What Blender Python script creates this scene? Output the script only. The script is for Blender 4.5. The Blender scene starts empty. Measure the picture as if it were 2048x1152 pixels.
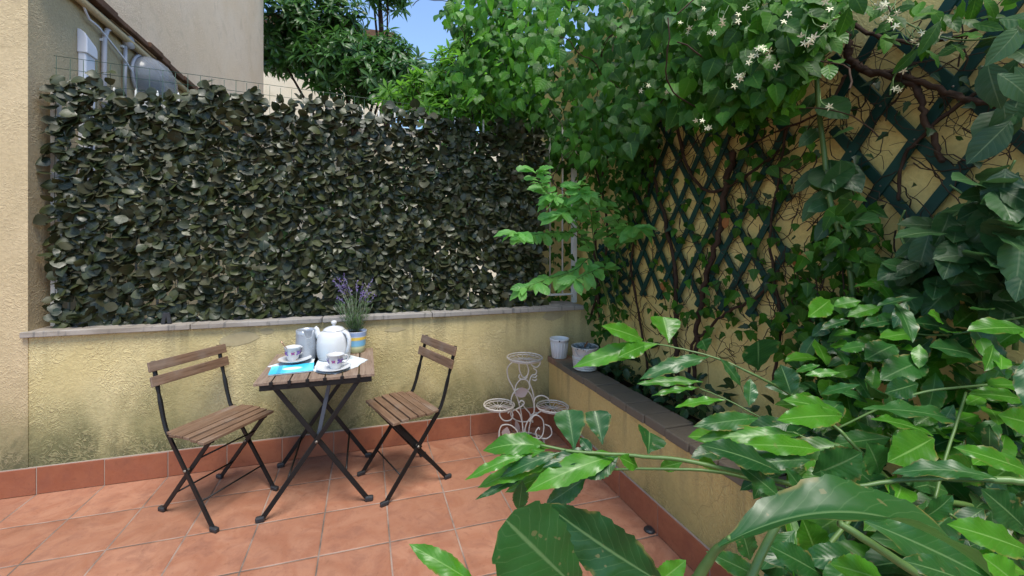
import bpy, math, random
from mathutils import Vector as V, Matrix as Mx
import numpy as np
R = math.radians
rnd = random.Random(7)
scn = bpy.context.scene
col = scn.collection

# ------------------------------------------------------------------ camera
F_, CXP, V0, YAW, T = 823.54, 971.46, 486.38, .284, .31
cy_, sy_ = math.cos(YAW), math.sin(YAW)
CAM = V(((4.649-9)*T, -9.347*T, 4.4937*T))
def ray(u, v):
    X = (u-CXP)/F_; Z = (V0-v)/F_
    return V((X*cy_+sy_, -X*sy_+cy_, Z))
def at(u, v, Y): return CAM+ray(u, v)*Y                 # point seen at (u,v) at depth Y
def on_x(u, v, x): d = ray(u, v); return CAM+d*((x-CAM.x)/d.x)
def on_y(u, v, y): d = ray(u, v); return CAM+d*((y-CAM.y)/d.y)
def on_z(u, v, z): d = ray(u, v); return CAM+d*((z-CAM.z)/d.z)
cam = bpy.data.cameras.new('camera'); co = bpy.data.objects.new('camera', cam); col.objects.link(co)
co.location = CAM; co.rotation_euler = (R(90), 0, -YAW)
cam.sensor_width = 36; cam.lens = F_/2048*36
cam.shift_x = (1024-CXP)/2048; cam.shift_y = (V0-576)/2048
cam.clip_start = .02; cam.clip_end = 300
scn.camera = co

# ------------------------------------------------------------------ materials
class NT:
    def __init__(s, name):
        s.m = bpy.data.materials.new(name); s.m.use_nodes = True
        s.t = s.m.node_tree; s.t.nodes.clear()
        s.out = s.t.nodes.new('ShaderNodeOutputMaterial')
    def n(s, typ, ins=None, **kw):
        nd = s.t.nodes.new('ShaderNode'+typ)
        for k, v in kw.items(): setattr(nd, k, v)
        for k, v in (ins or {}).items():
            i = nd.inputs[k]
            if hasattr(v, 'is_linked') or isinstance(v, bpy.types.NodeSocket): s.t.links.new(v, i)
            else:
                if isinstance(v, (tuple, list)) and len(v) == 3 and i.type == 'RGBA': v = (*v, 1)
                i.default_value = v
        return nd
    def math(s, op, a, b=0.0, c=None):
        i = {0: a, 1: b}
        if c is not None: i[2] = c
        return s.n('Math', i, operation=op).outputs[0]
    def mix(s, f, a, b, bt='MIX'):
        nd = s.n('Mix', None, data_type='RGBA', blend_type=bt)
        for idx, v in ((0, f), (6, a), (7, b)):
            i = nd.inputs[idx]
            if isinstance(v, bpy.types.NodeSocket): s.t.links.new(v, i)
            else: i.default_value = (*v, 1) if isinstance(v, (tuple, list)) and len(v) == 3 else v
        return nd.outputs[2]
    def step(s, x, lo, hi, a=0., b=1.):
        return s.n('MapRange', {0: x, 1: lo, 2: hi, 3: a, 4: b}, interpolation_type='SMOOTHSTEP').outputs[0]
    def noise(s, vec, scale, detail=3, dist=0., rough=.5):
        i = {'Scale': scale, 'Detail': detail, 'Distortion': dist, 'Roughness': rough}
        if vec is not None: i['Vector'] = vec
        return s.n('TexNoise', i).outputs[0]
    def pos(s): return s.n('NewGeometry').outputs['Position']
    def obj(s): return s.n('TexCoord').outputs['Object']
    def scale(s, v, xyz): return s.n('Mapping', {'Vector': v, 'Scale': xyz}).outputs[0]
    def island(s): return s.n('NewGeometry').outputs['Random Per Island']
    def bump(s, h, strength, dist): return s.n('Bump', {'Height': h, 'Strength': strength, 'Distance': dist}).outputs[0]
    def bsdf(s, colr, rough=.5, normal=None, spec=.5, metal=0., **kw):
        i = {'Base Color': colr, 'Roughness': rough, 'Specular IOR Level': spec, 'Metallic': metal}
        if normal is not None: i['Normal'] = normal
        i.update(kw)
        return s.n('BsdfPrincipled', i).outputs[0]
    def done(s, sh): s.t.links.new(sh, s.out.inputs[0]); return s.m

def plain(name, c, rough=.5, spec=.5, metal=0., var=.12, nscale=8., bump=0., bscale=60.):
    k = NT(name); p = k.obj(); n = k.noise(p, nscale, 4)
    c2 = tuple(x*(1-var*2) for x in c)
    cc = k.mix(n, c2, tuple(min(1, x*(1+var)) for x in c))
    nb = k.bump(k.noise(p, bscale, 4), bump, .002) if bump else None
    rr = k.step(k.noise(p, nscale*2.3, 3), .3, .7, max(.02, rough-.08), min(1, rough+.1))
    return k.done(k.bsdf(cc, rr, nb, spec, metal))

def leafmat(name, dark, light, vein, rough=.36, trans=.25, under=None, nv=0, spots=0., spec=.36, bumpy=.5):
    k = NT(name); g = k.n('NewGeometry')
    c = k.mix(k.math('POWER', g.outputs['Random Per Island'], 1.3 if name == 'artificial_leaf' else 1.2), dark, light)
    pn = k.noise(k.pos(), 9., 3)
    c = k.mix(k.step(pn, .3, .75, 0, .45), c, tuple(x*.62 for x in dark))
    uv = k.n('TexCoord').outputs['UV']; sep = k.n('SeparateXYZ', {0: uv}); u, v = sep.outputs[0], sep.outputs[1]
    s = k.math('ABSOLUTE', k.math('SUBTRACT', u, .5)); s = k.math('MULTIPLY', s, 2.)
    mid = k.step(s, .015, .075, 1, 0)
    veins = mid; h = mid
    if nv:
        ph = k.math('FRACT', k.math('MULTIPLY', k.math('SUBTRACT', v, k.math('MULTIPLY', s, .22)), nv))
        dd = k.math('ABSOLUTE', k.math('SUBTRACT', ph, .5))
        lat = k.step(dd, .0, .06, .32, 0)
        veins = k.math('MAXIMUM', mid, lat)
        h = k.math('ADD', k.math('MULTIPLY', mid, -.8), k.step(dd, 0, .5, -.6, .5))
    h = k.math('ADD', h, k.math('MULTIPLY', k.noise(k.pos(), 120., 3), .35))
    c = k.mix(k.math('MULTIPLY', veins, .75), c, vein)
    if spots:
        sp = k.step(k.noise(k.pos(), 62., 2), .68, .71, 0, spots)
        c = k.mix(sp, c, (.20, .16, .07))
        ed = k.math('MULTIPLY', k.step(s, .8, .98), k.step(k.noise(k.pos(), 30., 3), .52, .62, 0, .75))
        c = k.mix(ed, c, (.19, .15, .04))
    if under: c = k.mix(k.math('MULTIPLY', g.outputs['Backfacing'], .8), c, under)
    nb = k.bump(h, bumpy, .0016)
    rr = k.math('ADD', k.step(k.noise(k.pos(), 40., 3), .3, .7, rough-.07, rough+.12), k.math('MULTIPLY', g.outputs['Backfacing'], .2))
    b = k.bsdf(c, rr, nb, spec)
    if trans:
        tc = k.mix(.6, c, tuple(min(1, x*2.2+.01) for x in light), 'MIX')
        t = k.n('BsdfTranslucent', {'Color': tc, 'Normal': nb}).outputs[0]
        b = k.n('MixShader', {0: trans, 1: b, 2: t}).outputs[0]
    return k.done(b)

def plaster(name, c1, c2, moss=(.10, .105, .035), dark=(.05, .055, .03), zh=.75, amount=1., bump=.6, scale=1., tone=None, z0=0., zt=0.):
    k = NT(name); p = k.pos(); z = k.n('SeparateXYZ', {0: p}).outputs[2]
    big = k.noise(p, 1.3*scale, 5, .6, .6)
    c = k.mix(k.step(big, .32, .68), c1, c2)
    c = k.mix(k.step(k.noise(p, 5.5*scale, 6, .8, .65), .5, .75, 0, .5), c, tone or tuple(x*.8 for x in c1))
    fine = k.noise(p, 70., 4)
    c = k.mix(k.step(fine, .35, .7, 0, .22), c, tuple(x*.55 for x in c1))
    if amount:
        g = k.math('DIVIDE', k.math('SUBTRACT', zh+z0, z), zh)
        n2 = k.noise(k.scale(p, (1, 1, .6)), 1.5, 6, .5, .62)
        m = k.step(k.math('ADD', k.math('MULTIPLY', g, .62), n2), .62, 1.15, 0, amount*.85)
        c = k.mix(m, c, moss)
        n3 = k.noise(k.scale(p, (1, 1, .7)), 2.3, 6, .8, .7)
        m2 = k.step(k.math('ADD', k.math('MULTIPLY', g, .75), n3), .98, 1.3, 0, amount*.8)
        c = k.mix(m2, c, dark)
    if zt:
        st = k.noise(k.scale(p, (11, 11, .7)), 1., 4, .3)
        tm = k.step(z, zt-.34, zt, 0, 1)
        c = k.mix(k.math('MULTIPLY', k.step(st, .52, .68), k.math('MULTIPLY', tm, .5)), c, (.20, .17, .09))
        wp = k.n('VectorMath', {0: p, 1: k.n('VectorMath', {0: k.n('TexNoise', {'Vector': p, 'Scale': 5., 'Detail': 4.}).outputs[1], 3: .18}, operation='SCALE').outputs[0]}, operation='ADD').outputs[0]
        cr = k.n('TexVoronoi', {'Vector': wp, 'Scale': 2.6}, feature='DISTANCE_TO_EDGE').outputs[0]
        cm = k.math('MULTIPLY', k.step(cr, .002, .009, 1, 0), k.step(k.noise(p, 2.1, 2), .52, .62, 0, .28))
        c = k.mix(cm, c, (.13, .10, .05))
    w = k.noise(p, 16., 2, 3.2, .5)
    w = k.math('ABSOLUTE', k.math('SUBTRACT', w, .5))
    worm = k.step(w, 0, .09, 1, 0)
    gate = k.step(k.noise(p, 4., 3), .4, .6, .15, 1)
    h = k.math('ADD', k.math('MULTIPLY', worm, gate), k.math('MULTIPLY', k.noise(p, 45., 5), .7))
    c = k.mix(k.math('MULTIPLY', k.math('MULTIPLY', worm, gate), .22), c, tuple(min(1, x*1.25) for x in c2))
    nb = k.bump(h, bump, .008)
    return k.done(k.bsdf(c, .9, nb, .15))

def tilemat(name, c1, c2, c3, grid):
    k = NT(name); p = k.pos()
    sx = k.n('SeparateXYZ', {0: p})
    nd = k.noise(p, 3., 2)
    if grid:
        jx = k.math('DIVIDE', k.math('ADD', sx.outputs[0], k.math('MULTIPLY', k.math('SUBTRACT', nd, .5), .004)), T)
        jy = k.math('DIVIDE', sx.outputs[1], T)
        fx, fy = k.math('FRACT', jx), k.math('FRACT', jy)
        ex = k.math('MINIMUM', fx, k.math('SUBTRACT', 1., fx)); ey = k.math('MINIMUM', fy, k.math('SUBTRACT', 1., fy))
        e = k.math('MULTIPLY', k.math('MINIMUM', ex, ey), T)
        e = k.math('ADD', e, k.math('MULTIPLY', k.math('SUBTRACT', k.noise(p, 60., 3), .5), .002))
        cell = k.n('CombineXYZ', {0: k.math('FLOOR', jx), 1: k.math('FLOOR', jy)}).outputs[0]
        w = k.n('TexWhiteNoise', {0: cell}, noise_dimensions='3D'); rr, rc = w.outputs[0], w.outputs[1]
        vp = k.n('VectorMath', {0: p, 1: k.n('VectorMath', {0: rc, 3: 9.}, operation='SCALE').outputs[0]}, operation='ADD').outputs[0]
    else:
        rr = k.island(); vp = k.n('VectorMath', {0: p, 1: k.n('CombineXYZ', {0: k.math('MULTIPLY', rr, 9.)}).outputs[0]}, operation='ADD').outputs[0]
    a = k.noise(vp, 5., 5, 1.6, .6)
    c = k.mix(k.step(a, .3, .68), c1, c2)
    b = k.noise(vp, 8., 6, 1.0, .65)
    c = k.mix(k.step(b, .46, .72, 0, .6), c, c3)
    c = k.mix(k.step(k.noise(vp, 45., 4, .4), .58, .72, 0, .35), c, tuple(x*.55 for x in c1))
    c = k.mix(k.math('MULTIPLY', rr, .42), c, tuple(x*.72 for x in c1))
    c = k.mix(k.step(k.noise(p, 1.6, 5, .8, .65), .52, .72, 0, .4), c, tuple(x*.6 for x in c3))
    h = k.math('ADD', k.math('MULTIPLY', b, .4), k.math('MULTIPLY', k.noise(vp, 30., 4, .7), .5))
    rough = k.step(b, .3, .7, .36, .6)
    if grid:
        gm = k.step(e, .0022, .0042, 1, 0)
        gd = k.step(k.noise(p, 6., 4), .35, .65)
        gc = k.mix(gd, (.10, .08, .065), (.33, .245, .20))
        # a dark hairline along the middle of the joint
        c = k.mix(gm, c, gc)
        c = k.mix(k.step(e, .0, .0014, .6, 0), c, (.06, .05, .045))
        h = k.math('ADD', h, k.step(e, .001, .009, -2.2, 0))
        rough = k.math('ADD', rough, k.math('MULTIPLY', gm, .3))
    nb = k.bump(h, .45, .004)
    return k.done(k.bsdf(c, rough, nb, .35))

def wood(name, c1, c2, axis, rough=.6):
    k = NT(name); p = k.obj(); isl = k.island()
    off = k.n('CombineXYZ', {0: k.math('MULTIPLY', isl, 7.), 1: k.math('MULTIPLY', isl, 3.), 2: isl}).outputs[0]
    p = k.n('VectorMath', {0: p, 1: off}, operation='ADD').outputs[0]
    sc = [26., 26., 26.]; sc[axis] = 1.7
    g = k.noise(k.scale(p, sc), 2.6, 6, .8, .65)
    c = k.mix(k.step(g, .33, .66), c1, c2)
    c = k.mix(k.step(k.noise(k.scale(p, [x*3 for x in sc]), 2., 3), .55, .7, 0, .6), c, tuple(x*.4 for x in c1))
    c = k.mix(k.math('MULTIPLY', isl, .35), c, tuple(x*.6 for x in c1))
    c = k.mix(k.step(k.noise(p, 4.5, 4), .5, .75, 0, .5), c, (.24, .21, .18))
    return k.done(k.bsdf(c, rough, k.bump(g, .5, .0015), .3))

MAT = {}
MAT['plaster'] = plaster('yellow_plaster', (.49, .40, .19), (.555, .47, .255), zh=1.05, bump=.5, amount=1.15, zt=.87, moss=(.15, .145, .065))
MAT['pillar'] = plaster('ochre_plaster', (.44, .345, .20), (.50, .395, .24), zh=.95, bump=.35, moss=(.15, .14, .06))
MAT['planter_pl'] = plaster('planter_plaster', (.62, .42, .165), (.54, .41, .16), zh=.55, bump=.5, amount=.9, zt=.485, moss=(.15, .145, .06))
MAT['garden_pl'] = plaster('garden_wall_plaster', (.60, .47, .16), (.66, .53, .21), zh=1.0, amount=.8, bump=.3)
MAT['far_pl'] = plaster('far_plaster', (.6, .5, .36), (.64, .55, .42), amount=0, bump=.2)
MAT['upper_pl'] = plaster('beige_plaster', (.68, .51, .35), (.72, .56, .41), amount=0, bump=.45, tone=(.50, .38, .27))
MAT['floor'] = tilemat('terracotta_floor', (.275, .118, .07), (.345, .172, .108), (.185, .082, .055), True)
MAT['skirt'] = tilemat('terracotta_skirting', (.255, .08, .04), (.30, .105, .053), (.21, .07, .04), False)
MAT['grout'] = plain('grout', (.34, .27, .22), .9, .1, bump=.3)
def stone():
    k = NT('sill_stone'); p = k.pos()
    c = k.mix(k.step(k.noise(k.scale(p, (1.5, 6, 6)), 3., 6, .5), .35, .65), (.21, .18, .145), (.31, .275, .235))
    lx = k.step(k.n('SeparateXYZ', {0: p}).outputs[0], -2.6, -1.6)
    c = k.mix(k.math('MULTIPLY', lx, .55), c, (.25, .245, .24))
    c = k.mix(k.step(k.noise(k.scale(p, (9, 2, 2)), 4., 5), .55, .7, 0, .65), c, (.08, .08, .08))
    return k.done(k.bsdf(c, .75, k.bump(k.noise(p, 60., 4), .4, .003), .25))
MAT['sill'] = stone()
def coping():
    k = NT('coping_tile'); p = k.pos(); isl = k.island()
    c = k.mix(k.step(k.noise(p, 12., 5, .5), .35, .65), (.19, .10, .06), (.26, .155, .105))
    y = k.n('SeparateXYZ', {0: p}).outputs[1]
    near = k.math('ADD', k.step(y, -.35, -.05, 1, 0), k.math('MULTIPLY', isl, .25))
    c = k.mix(k.step(k.math('ADD', k.math('MULTIPLY', near, .5), k.noise(p, 7., 5)), .55, .9, 0, .9), c, (.13, .11, .08))
    return k.done(k.bsdf(c, .75, k.bump(k.noise(p, 40., 5), .6, .004), .3))
MAT['coping'] = coping()
MAT['soil'] = plain('soil', (.035, .025, .016), .95, .1, var=.4, nscale=20, bump=1., bscale=50)
MAT['ground'] = plain('yard_ground', (.2, .19, .17), .9, .1, var=.25, nscale=2, bump=.4)
MAT['black'] = plain('black_painted_steel', (.007, .007, .0075), .45, .3, bump=.1)
MAT['rubber'] = plain('black_rubber', (.02, .021, .024), .45, .5)
MAT['strut'] = plain('blue_grey_steel', (.05, .065, .085), .4, .5)
MAT['chairwood'] = wood('brown_stained_wood', (.125, .072, .043), (.20, .125, .08), 1)
MAT['tablewood'] = wood('table_wood', (.185, .125, .088), (.27, .20, .15), 1)
MAT['ceramic'] = plain('white_ceramic', (.53, .54, .55), .13, .5, var=.02)
MAT['carafe'] = plain('grey_enamel', (.33, .36, .40), .3, .5, metal=.25, var=.06)
MAT['dots'] = plain('pale_dots', (.55, .58, .61), .5)
MAT['purple'] = plain('purple_glaze', (.16, .07, .42), .2)
MAT['magenta'] = plain('plum_glaze', (.38, .05, .2), .2)
MAT['steelspoon'] = plain('copper_spoon', (.42, .26, .17), .25, .5, metal=.8)
def paper():
    k = NT('white_lace_paper'); p = k.obj()
    vo = k.n('TexVoronoi', {'Vector': p, 'Scale': 130.}, feature='F1').outputs[0]
    m = k.math('MULTIPLY', k.step(vo, .3, .5), k.step(k.noise(p, 9., 3), .42, .6, 0, .55))
    return k.done(k.bsdf(k.mix(m, (.58, .63, .66), (.36, .44, .50)), .75, None, .2))
MAT['paper'] = paper()
def booklet():
    k = NT('cyan_print'); p = k.obj(); s = k.n('SeparateXYZ', {0: p})
    c = k.mix(k.step(k.noise(k.scale(p, (1, .4, 1)), 9., 3), .4, .6), (.04, .46, .68), (.14, .62, .78))
    d = k.n('VectorMath', {0: k.scale(p, (9, 17, 1))}, operation='LENGTH').outputs['Value']
    c = k.mix(k.step(d, .35, .5, 1, 0), c, (.72, .84, .88))
    b = k.step(k.math('ABSOLUTE', k.math('SUBTRACT', s.outputs[0], -.062)), .008, .012, 1, 0)
    c = k.mix(k.math('MULTIPLY', b, .8), c, (.03, .30, .50))
    return k.done(k.bsdf(c, .3, None, .5))
MAT['booklet'] = booklet()
def striped():
    k = NT('striped_pot'); z = k.n('SeparateXYZ', {0: k.obj()}).outputs[2]
    r = k.n('ValToRGB', {0: k.math('DIVIDE', z, .135)}); cr = r.color_ramp; cr.interpolation = 'CONSTANT'
    st = [(0, (.48, .52, .30)), (.2, (.58, .60, .36)), (.3, (.22, .45, .56)), (.36, (.20, .47, .72)), (.55, (.22, .42, .60)), (.6, (.78, .55, .10)), (.74, (.50, .56, .62)), (.78, (.30, .40, .62)), (.96, (.32, .35, .42))]
    while len(cr.elements) < len(st): cr.elements.new(.5)
    for e, (q, c) in zip(cr.elements, st): e.position = q; e.color = (*c, 1)
    return k.done(k.bsdf(r.outputs[0], .3, None, .5))
MAT['striped'] = striped()
MAT['lav_green'] = leafmat('lavender_foliage', (.05, .11, .03), (.12, .20, .08), (.14, .2, .1), .6, .15)
MAT['lav_flower'] = plain('lavender_flower', (.17, .125, .30), .8, .2, var=.3, nscale=60)
MAT['lav_stem'] = plain('lavender_stem', (.15, .18, .13), .7, .2)
MAT['cream_wire'] = plain('cream_painted_wire', (.62, .55, .47), .45, .5, var=.1, nscale=25)
MAT['leaf_rose'] = plain('dusty_rose_metal', (.40, .29, .25), .55, .4)
MAT['whitepot'] = plain('white_plastic', (.66, .67, .68), .4, .4, var=.06)
MAT['ribpot'] = plain('weathered_white_pot', (.52, .51, .48), .6, .3, var=.18, nscale=14)
MAT['pebble'] = plain('grey_debris', (.22, .25, .26), .8, .3, var=.4, nscale=30)
MAT['rust'] = plain('brown_debris', (.24, .12, .06), .8, .3, var=.3)
MAT['rail'] = plain('white_painted_iron', (.60, .60, .57), .5, .4, var=.12, nscale=10)
MAT['wiremesh'] = plain('dark_green_mesh', (.012, .05, .03), .5, .4)
MAT['trellis'] = plain('green_stained_lath', (.0065, .047, .035), .6, .3, var=.35, nscale=7, bump=.3, bscale=30)
MAT['nail'] = plain('nail', (.2, .17, .14), .5, .5, metal=.7)
MAT['bark'] = plain('vine_bark', (.052, .030, .019), .85, .2, var=.4, nscale=25, bump=.8, bscale=70)
MAT['twig'] = plain('dry_tendril', (.050, .034, .022), .85, .2, var=.4, nscale=15)
MAT['greenstem'] = plain('green_stem', (.085, .16, .04), .45, .4, var=.25, nscale=12)
MAT['plastic'] = plain('white_pvc', (.66, .66, .70), .35, .4, var=.04)
MAT['pipe'] = plain('pale_grey_pipe', (.46, .43, .44), .4, .4, var=.08)
MAT['ledge'] = plain('brown_ledge', (.14, .075, .045), .85, .2, var=.35, nscale=12, bump=.6)
MAT['roofedge'] = plain('dark_eave', (.06, .065, .075), .6, .3)
def dome():
    k = NT('smoky_dome')
    b = k.bsdf((.38, .40, .43), .2, None, .5)
    t = k.n('BsdfTransparent', {'Color': (.82, .84, .88)}).outputs[0]
    return k.done(k.n('MixShader', {0: .6, 1: b, 2: t}).outputs[0])
MAT['dome'] = dome()
MAT['hedge'] = leafmat('artificial_leaf', (.010, .019, .005), (.056, .064, .020), (.055, .064, .028), .42, .08, under=(.034, .034, .013), spec=.42, bumpy=.15)
MAT['laurel'] = leafmat('laurel_leaf', (.008, .052, .012), (.030, .120, .022), (.12, .21, .08), .36, .25, under=(.06, .15, .03), nv=11, spots=.45, bumpy=.08)
MAT['young'] = leafmat('young_laurel_leaf', (.030, .13, .010), (.080, .27, .018), (.19, .36, .09), .33, .36, under=(.11, .28, .03), nv=11, spots=.3, bumpy=.07)
MAT['broadleaf'] = leafmat('dark_broad_leaf', (.012, .050, .012), (.042, .12, .032), (.12, .18, .08), .46, .22, under=(.04, .08, .03), nv=8, bumpy=.2)  # dark green of the broad-leaved plants themselves
MAT['ivy'] = leafmat('ivy_leaf', (.009, .050, .004), (.050, .175, .009), (.10, .21, .03), .5, .33, under=(.05, .11, .03), nv=6, spec=.25, bumpy=.15)
MAT['ivyb'] = leafmat('bright_vine_leaf', (.022, .10, .006), (.11, .32, .015), (.18, .34, .06), .42, .42, under=(.1, .24, .03), nv=6)
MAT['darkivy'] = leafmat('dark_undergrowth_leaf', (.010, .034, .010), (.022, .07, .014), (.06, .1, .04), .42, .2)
MAT['sprig'] = leafmat('sprig_leaf', (.10, .30, .06), (.20, .46, .11), (.26, .5, .16), .4, .45, under=(.13, .3, .07), nv=6)
MAT['tree'] = leafmat('tree_leaf', (.015, .058, .010), (.055, .16, .02), (.09, .18, .05), .38, .25, under=(.05, .10, .03))
MAT['shrub'] = leafmat('lime_shrub_leaf', (.05, .15, .012), (.11, .27, .02), (.15, .28, .05), .4, .45)
MAT['petal'] = plain('white_petal', (.66, .63, .42), .6, .3, var=.06)
MAT['drygrass'] = plain('dry_leaf', (.26, .11, .035), .8, .2, var=.3)

# ------------------------------------------------------------------ mesh builder
SHAPES = {
 'laurel': [(0, .06), (.08, .22), (.2, .62), (.35, .92), (.5, 1), (.65, .93), (.8, .66), (.9, .36), (.96, .14), (1, .01)],
 'obov': [(0, .04), (.15, .16), (.35, .48), (.6, .86), (.8, 1), (.93, .8), (1, .3)],
 'heart': [(0, .3), (.07, .78), (.18, 1), (.35, .96), (.55, .72), (.75, .42), (.9, .17), (1, .01)],
 'ivy': [(0, .25), (.1, .75), (.22, 1), (.32, .62), (.45, .5), (.58, .56), (.72, .34), (.88, .14), (1, .01)],
 'lance': [(0, .08), (.2, .6), (.45, 1), (.7, .75), (.9, .3), (1, .02)],
 'hedge': [(0, .2), (.15, .62), (.4, 1), (.65, .95), (.85, .6), (1, .08)]}
def prof(tab, t):
    for (a, x), (b, y) in zip(tab, tab[1:]):
        if t <= b: return x+(y-x)*(t-a)/(b-a)
    return tab[-1][1]
ORG = {}
def rv(r=None):
    r = r or rnd
    return V((r.gauss(0, 1), r.gauss(0, 1), r.gauss(0, 1))).normalized()
class MB:
    def __init__(s): s.v = []; s.f = []; s.uv = []
    def add(s, vs, fs, uv=None):
        o = len(s.v); s.v += [tuple(p) for p in vs]; s.f += [tuple(i+o for i in f) for f in fs]
        s.uv += uv if uv else [(0.5, .5)]*len(vs)
        return s
    def box(s, c, size, rot=None):
        c = V(c); h = [x/2 for x in size]; vs = []
        for x in (-1, 1):
            for y in (-1, 1):
                for z in (-1, 1):
                    p = V((x*h[0], y*h[1], z*h[2]))
                    vs.append(c+(rot @ p if rot else p))
        return s.add(vs, [(0, 1, 3, 2), (4, 6, 7, 5), (0, 4, 5, 1), (2, 3, 7, 6), (0, 2, 6, 4), (1, 5, 7, 3)])
    def span(s, a, b):
        a, b = V(a), V(b); return s.box((a+b)/2, b-a)
    def beam(s, p, q, w, h, up=(0, 0, 1)):
        p, q = V(p), V(q); d = (q-p); L = d.length; d.normalize()
        sd = d.cross(V(up)).normalized(); u = sd.cross(d)
        m = Mx((d, sd, u)).transposed()
        return s.box((p+q)/2, (L, w, h), m)
    def tube(s, pts, r, n=6, caps=True, flat=None):
        pts = [V(p) for p in pts]; N = len(pts)
        rs = r if isinstance(r, (list, tuple)) else [r]*N
        t0 = (pts[1]-pts[0]).normalized()
        a = t0.orthogonal().normalized() if flat is None else (V(flat)-t0*V(flat).dot(t0)).normalized()
        vs, fs = [], []
        for i, p in enumerate(pts):
            t = (pts[min(i+1, N-1)]-pts[max(i-1, 0)])
            if t.length < 1e-9: t = t0
            t.normalize(); a = (a-t*a.dot(t))
            a = a.normalized() if a.length > 1e-6 else t.orthogonal().normalized()
            b = t.cross(a)
            for k in range(n):
                q = 2*math.pi*k/n
                vs.append(p+(a*math.cos(q)+b*math.sin(q))*rs[i])
        for i in range(N-1):
            for k in range(n):
                k2 = (k+1) % n
                fs.append((i*n+k, i*n+k2, (i+1)*n+k2, (i+1)*n+k))
        if caps: fs += [tuple(range(n-1, -1, -1)), tuple((N-1)*n+k for k in range(n))]
        return s.add(vs, fs)
    def ring(s, c, rad, r, n=40, m=6, axis=(0, 0, 1), arc=(0, 360), ax=None):
        z = V(axis).normalized(); x = V(ax).normalized() if ax else z.orthogonal().normalized(); y = z.cross(x)
        k = max(4, int(n*(arc[1]-arc[0])/360))
        pts = [V(c)+(x*math.cos(R(arc[0]+(arc[1]-arc[0])*i/k))+y*math.sin(R(arc[0]+(arc[1]-arc[0])*i/k)))*rad for i in range(k+1)]
        return s.tube(pts, r, m)
    def lathe(s, pr, n=32, c=(0, 0, 0), sx=1., sy=1.):
        vs, fs = [], []; c = V(c)
        for r, z in pr:
            for k in range(n):
                q = 2*math.pi*k/n; vs.append(c+V((r*math.cos(q)*sx, r*math.sin(q)*sy, z)))
        for i in range(len(pr)-1):
            for k in range(n):
                k2 = (k+1) % n; fs.append((i*n+k, i*n+k2, (i+1)*n+k2, (i+1)*n+k))
        if pr[0][0] > 1e-6: fs.append(tuple(range(n-1, -1, -1)))
        if pr[-1][0] > 1e-6: fs.append(tuple((len(pr)-1)*n+k for k in range(n)))
        return s.add(vs, fs)
    def ball(s, c, r, n=10, sc=(1, 1, 1)):
        pr = [(r*math.sin(math.pi*i/6), -r*math.cos(math.pi*i/6)) for i in range(7)]
        pr[0] = (1e-7, -r); pr[-1] = (1e-7, r)
        return s.lathe([(a, b*sc[2]) for a, b in pr], n, c, sc[0], sc[1])
    def leaf(s, b, d, n, L, W, shape='laurel', bow=0., sag=0., fold=.15, rip=0., rf=3., serr=0., ns=12, nl=8, nw=4, twist=0., back=0.):
        b, d, n = V(b), V(d).normalized(), V(n)
        n = n-d*n.dot(d)
        n = n.normalized() if n.length > 1e-5 else d.orthogonal().normalized()
        sd = d.cross(n).normalized(); tab = SHAPES[shape]
        ph = rnd.random()*6.28; ph2 = rnd.random()*6.28
        vs, fs, uv = [], [], []
        for i in range(nl+1):
            t = i/nl; w = prof(tab, t)*W/2
            if serr: w *= 1-serr*((t*ns) % 1.0)
            c = b+d*(L*t)+n*(L*(bow*4*t*(1-t)-sag*t*t))
            dz = bow*4*(1-2*t)-2*sag*t
            nn = (n-d*dz).normalized()
            if twist:
                q = twist*t; s2 = sd*math.cos(q)+nn*math.sin(q); nn = nn*math.cos(q)-sd*math.sin(q)
            else: s2 = sd
            for j in range(nw+1):
                x = 2*j/nw-1; ax = abs(x)
                p = c+s2*(x*w)+nn*(fold*ax*w)
                if rip: p += nn*(rip*L*math.sin(6.283*rf*t+(ph if x < 0 else ph2))*x*x*min(1, w/(W*.25)))
                if back: p -= d*(back*L*ax*(1-t)**4)
                vs.append(p); uv.append((x*.5+.5, t))
        m = nw+1
        for i in range(nl):
            for j in range(nw): fs.append((i*m+j, i*m+j+1, (i+1)*m+j+1, (i+1)*m+j))
        return s.add(vs, fs, uv)
    def build(s, name, mat, parent=None, world=True, smooth=True, bevel=0., sharp=None):
        me = bpy.data.meshes.new(name)
        o = bpy.data.objects.new(name, me); col.objects.link(o)
        off = ORG.get(parent.name, V((0, 0, 0))) if (parent and world) else V((0, 0, 0))
        me.from_pydata([tuple(V(p)-off) for p in s.v] if off.length else s.v, [], s.f)
        ul = me.uv_layers.new(name='UVMap')
        idx = np.empty(len(me.loops), dtype=np.int32); me.loops.foreach_get('vertex_index', idx)
        ul.data.foreach_set('uv', np.array(s.uv, dtype=np.float32)[idx].ravel())
        if smooth: me.polygons.foreach_set('use_smooth', [True]*len(me.polygons))
        me.materials.append(MAT[mat] if isinstance(mat, str) else mat)
        me.update()
        if bevel:
            b = o.modifiers.new('bevel', 'BEVEL'); b.width = bevel; b.segments = 2; b.limit_method = 'ANGLE'
        if parent: o.parent = parent; ORG[o.name] = off
        return o
def tag(o, label, cat, group=None):
    o['label'] = label; o['category'] = cat
    if group: o['group'] = group
    return o
def struct(o, kind='structure'): o['kind'] = kind; return o
def thing(name, label, cat, loc=(0, 0, 0), rz=0., group=None):
    o = bpy.data.objects.new(name, None); col.objects.link(o); o.empty_display_size = .1
    o.location = loc; o.rotation_euler = (0, 0, rz); ORG[o.name] = V(loc)
    return tag(o, label, cat, group)
def copy_tree(o, parent=None):
    c = o.copy(); col.objects.link(c); c.parent = parent
    for ch in o.children: copy_tree(ch, c)
    return c

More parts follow.
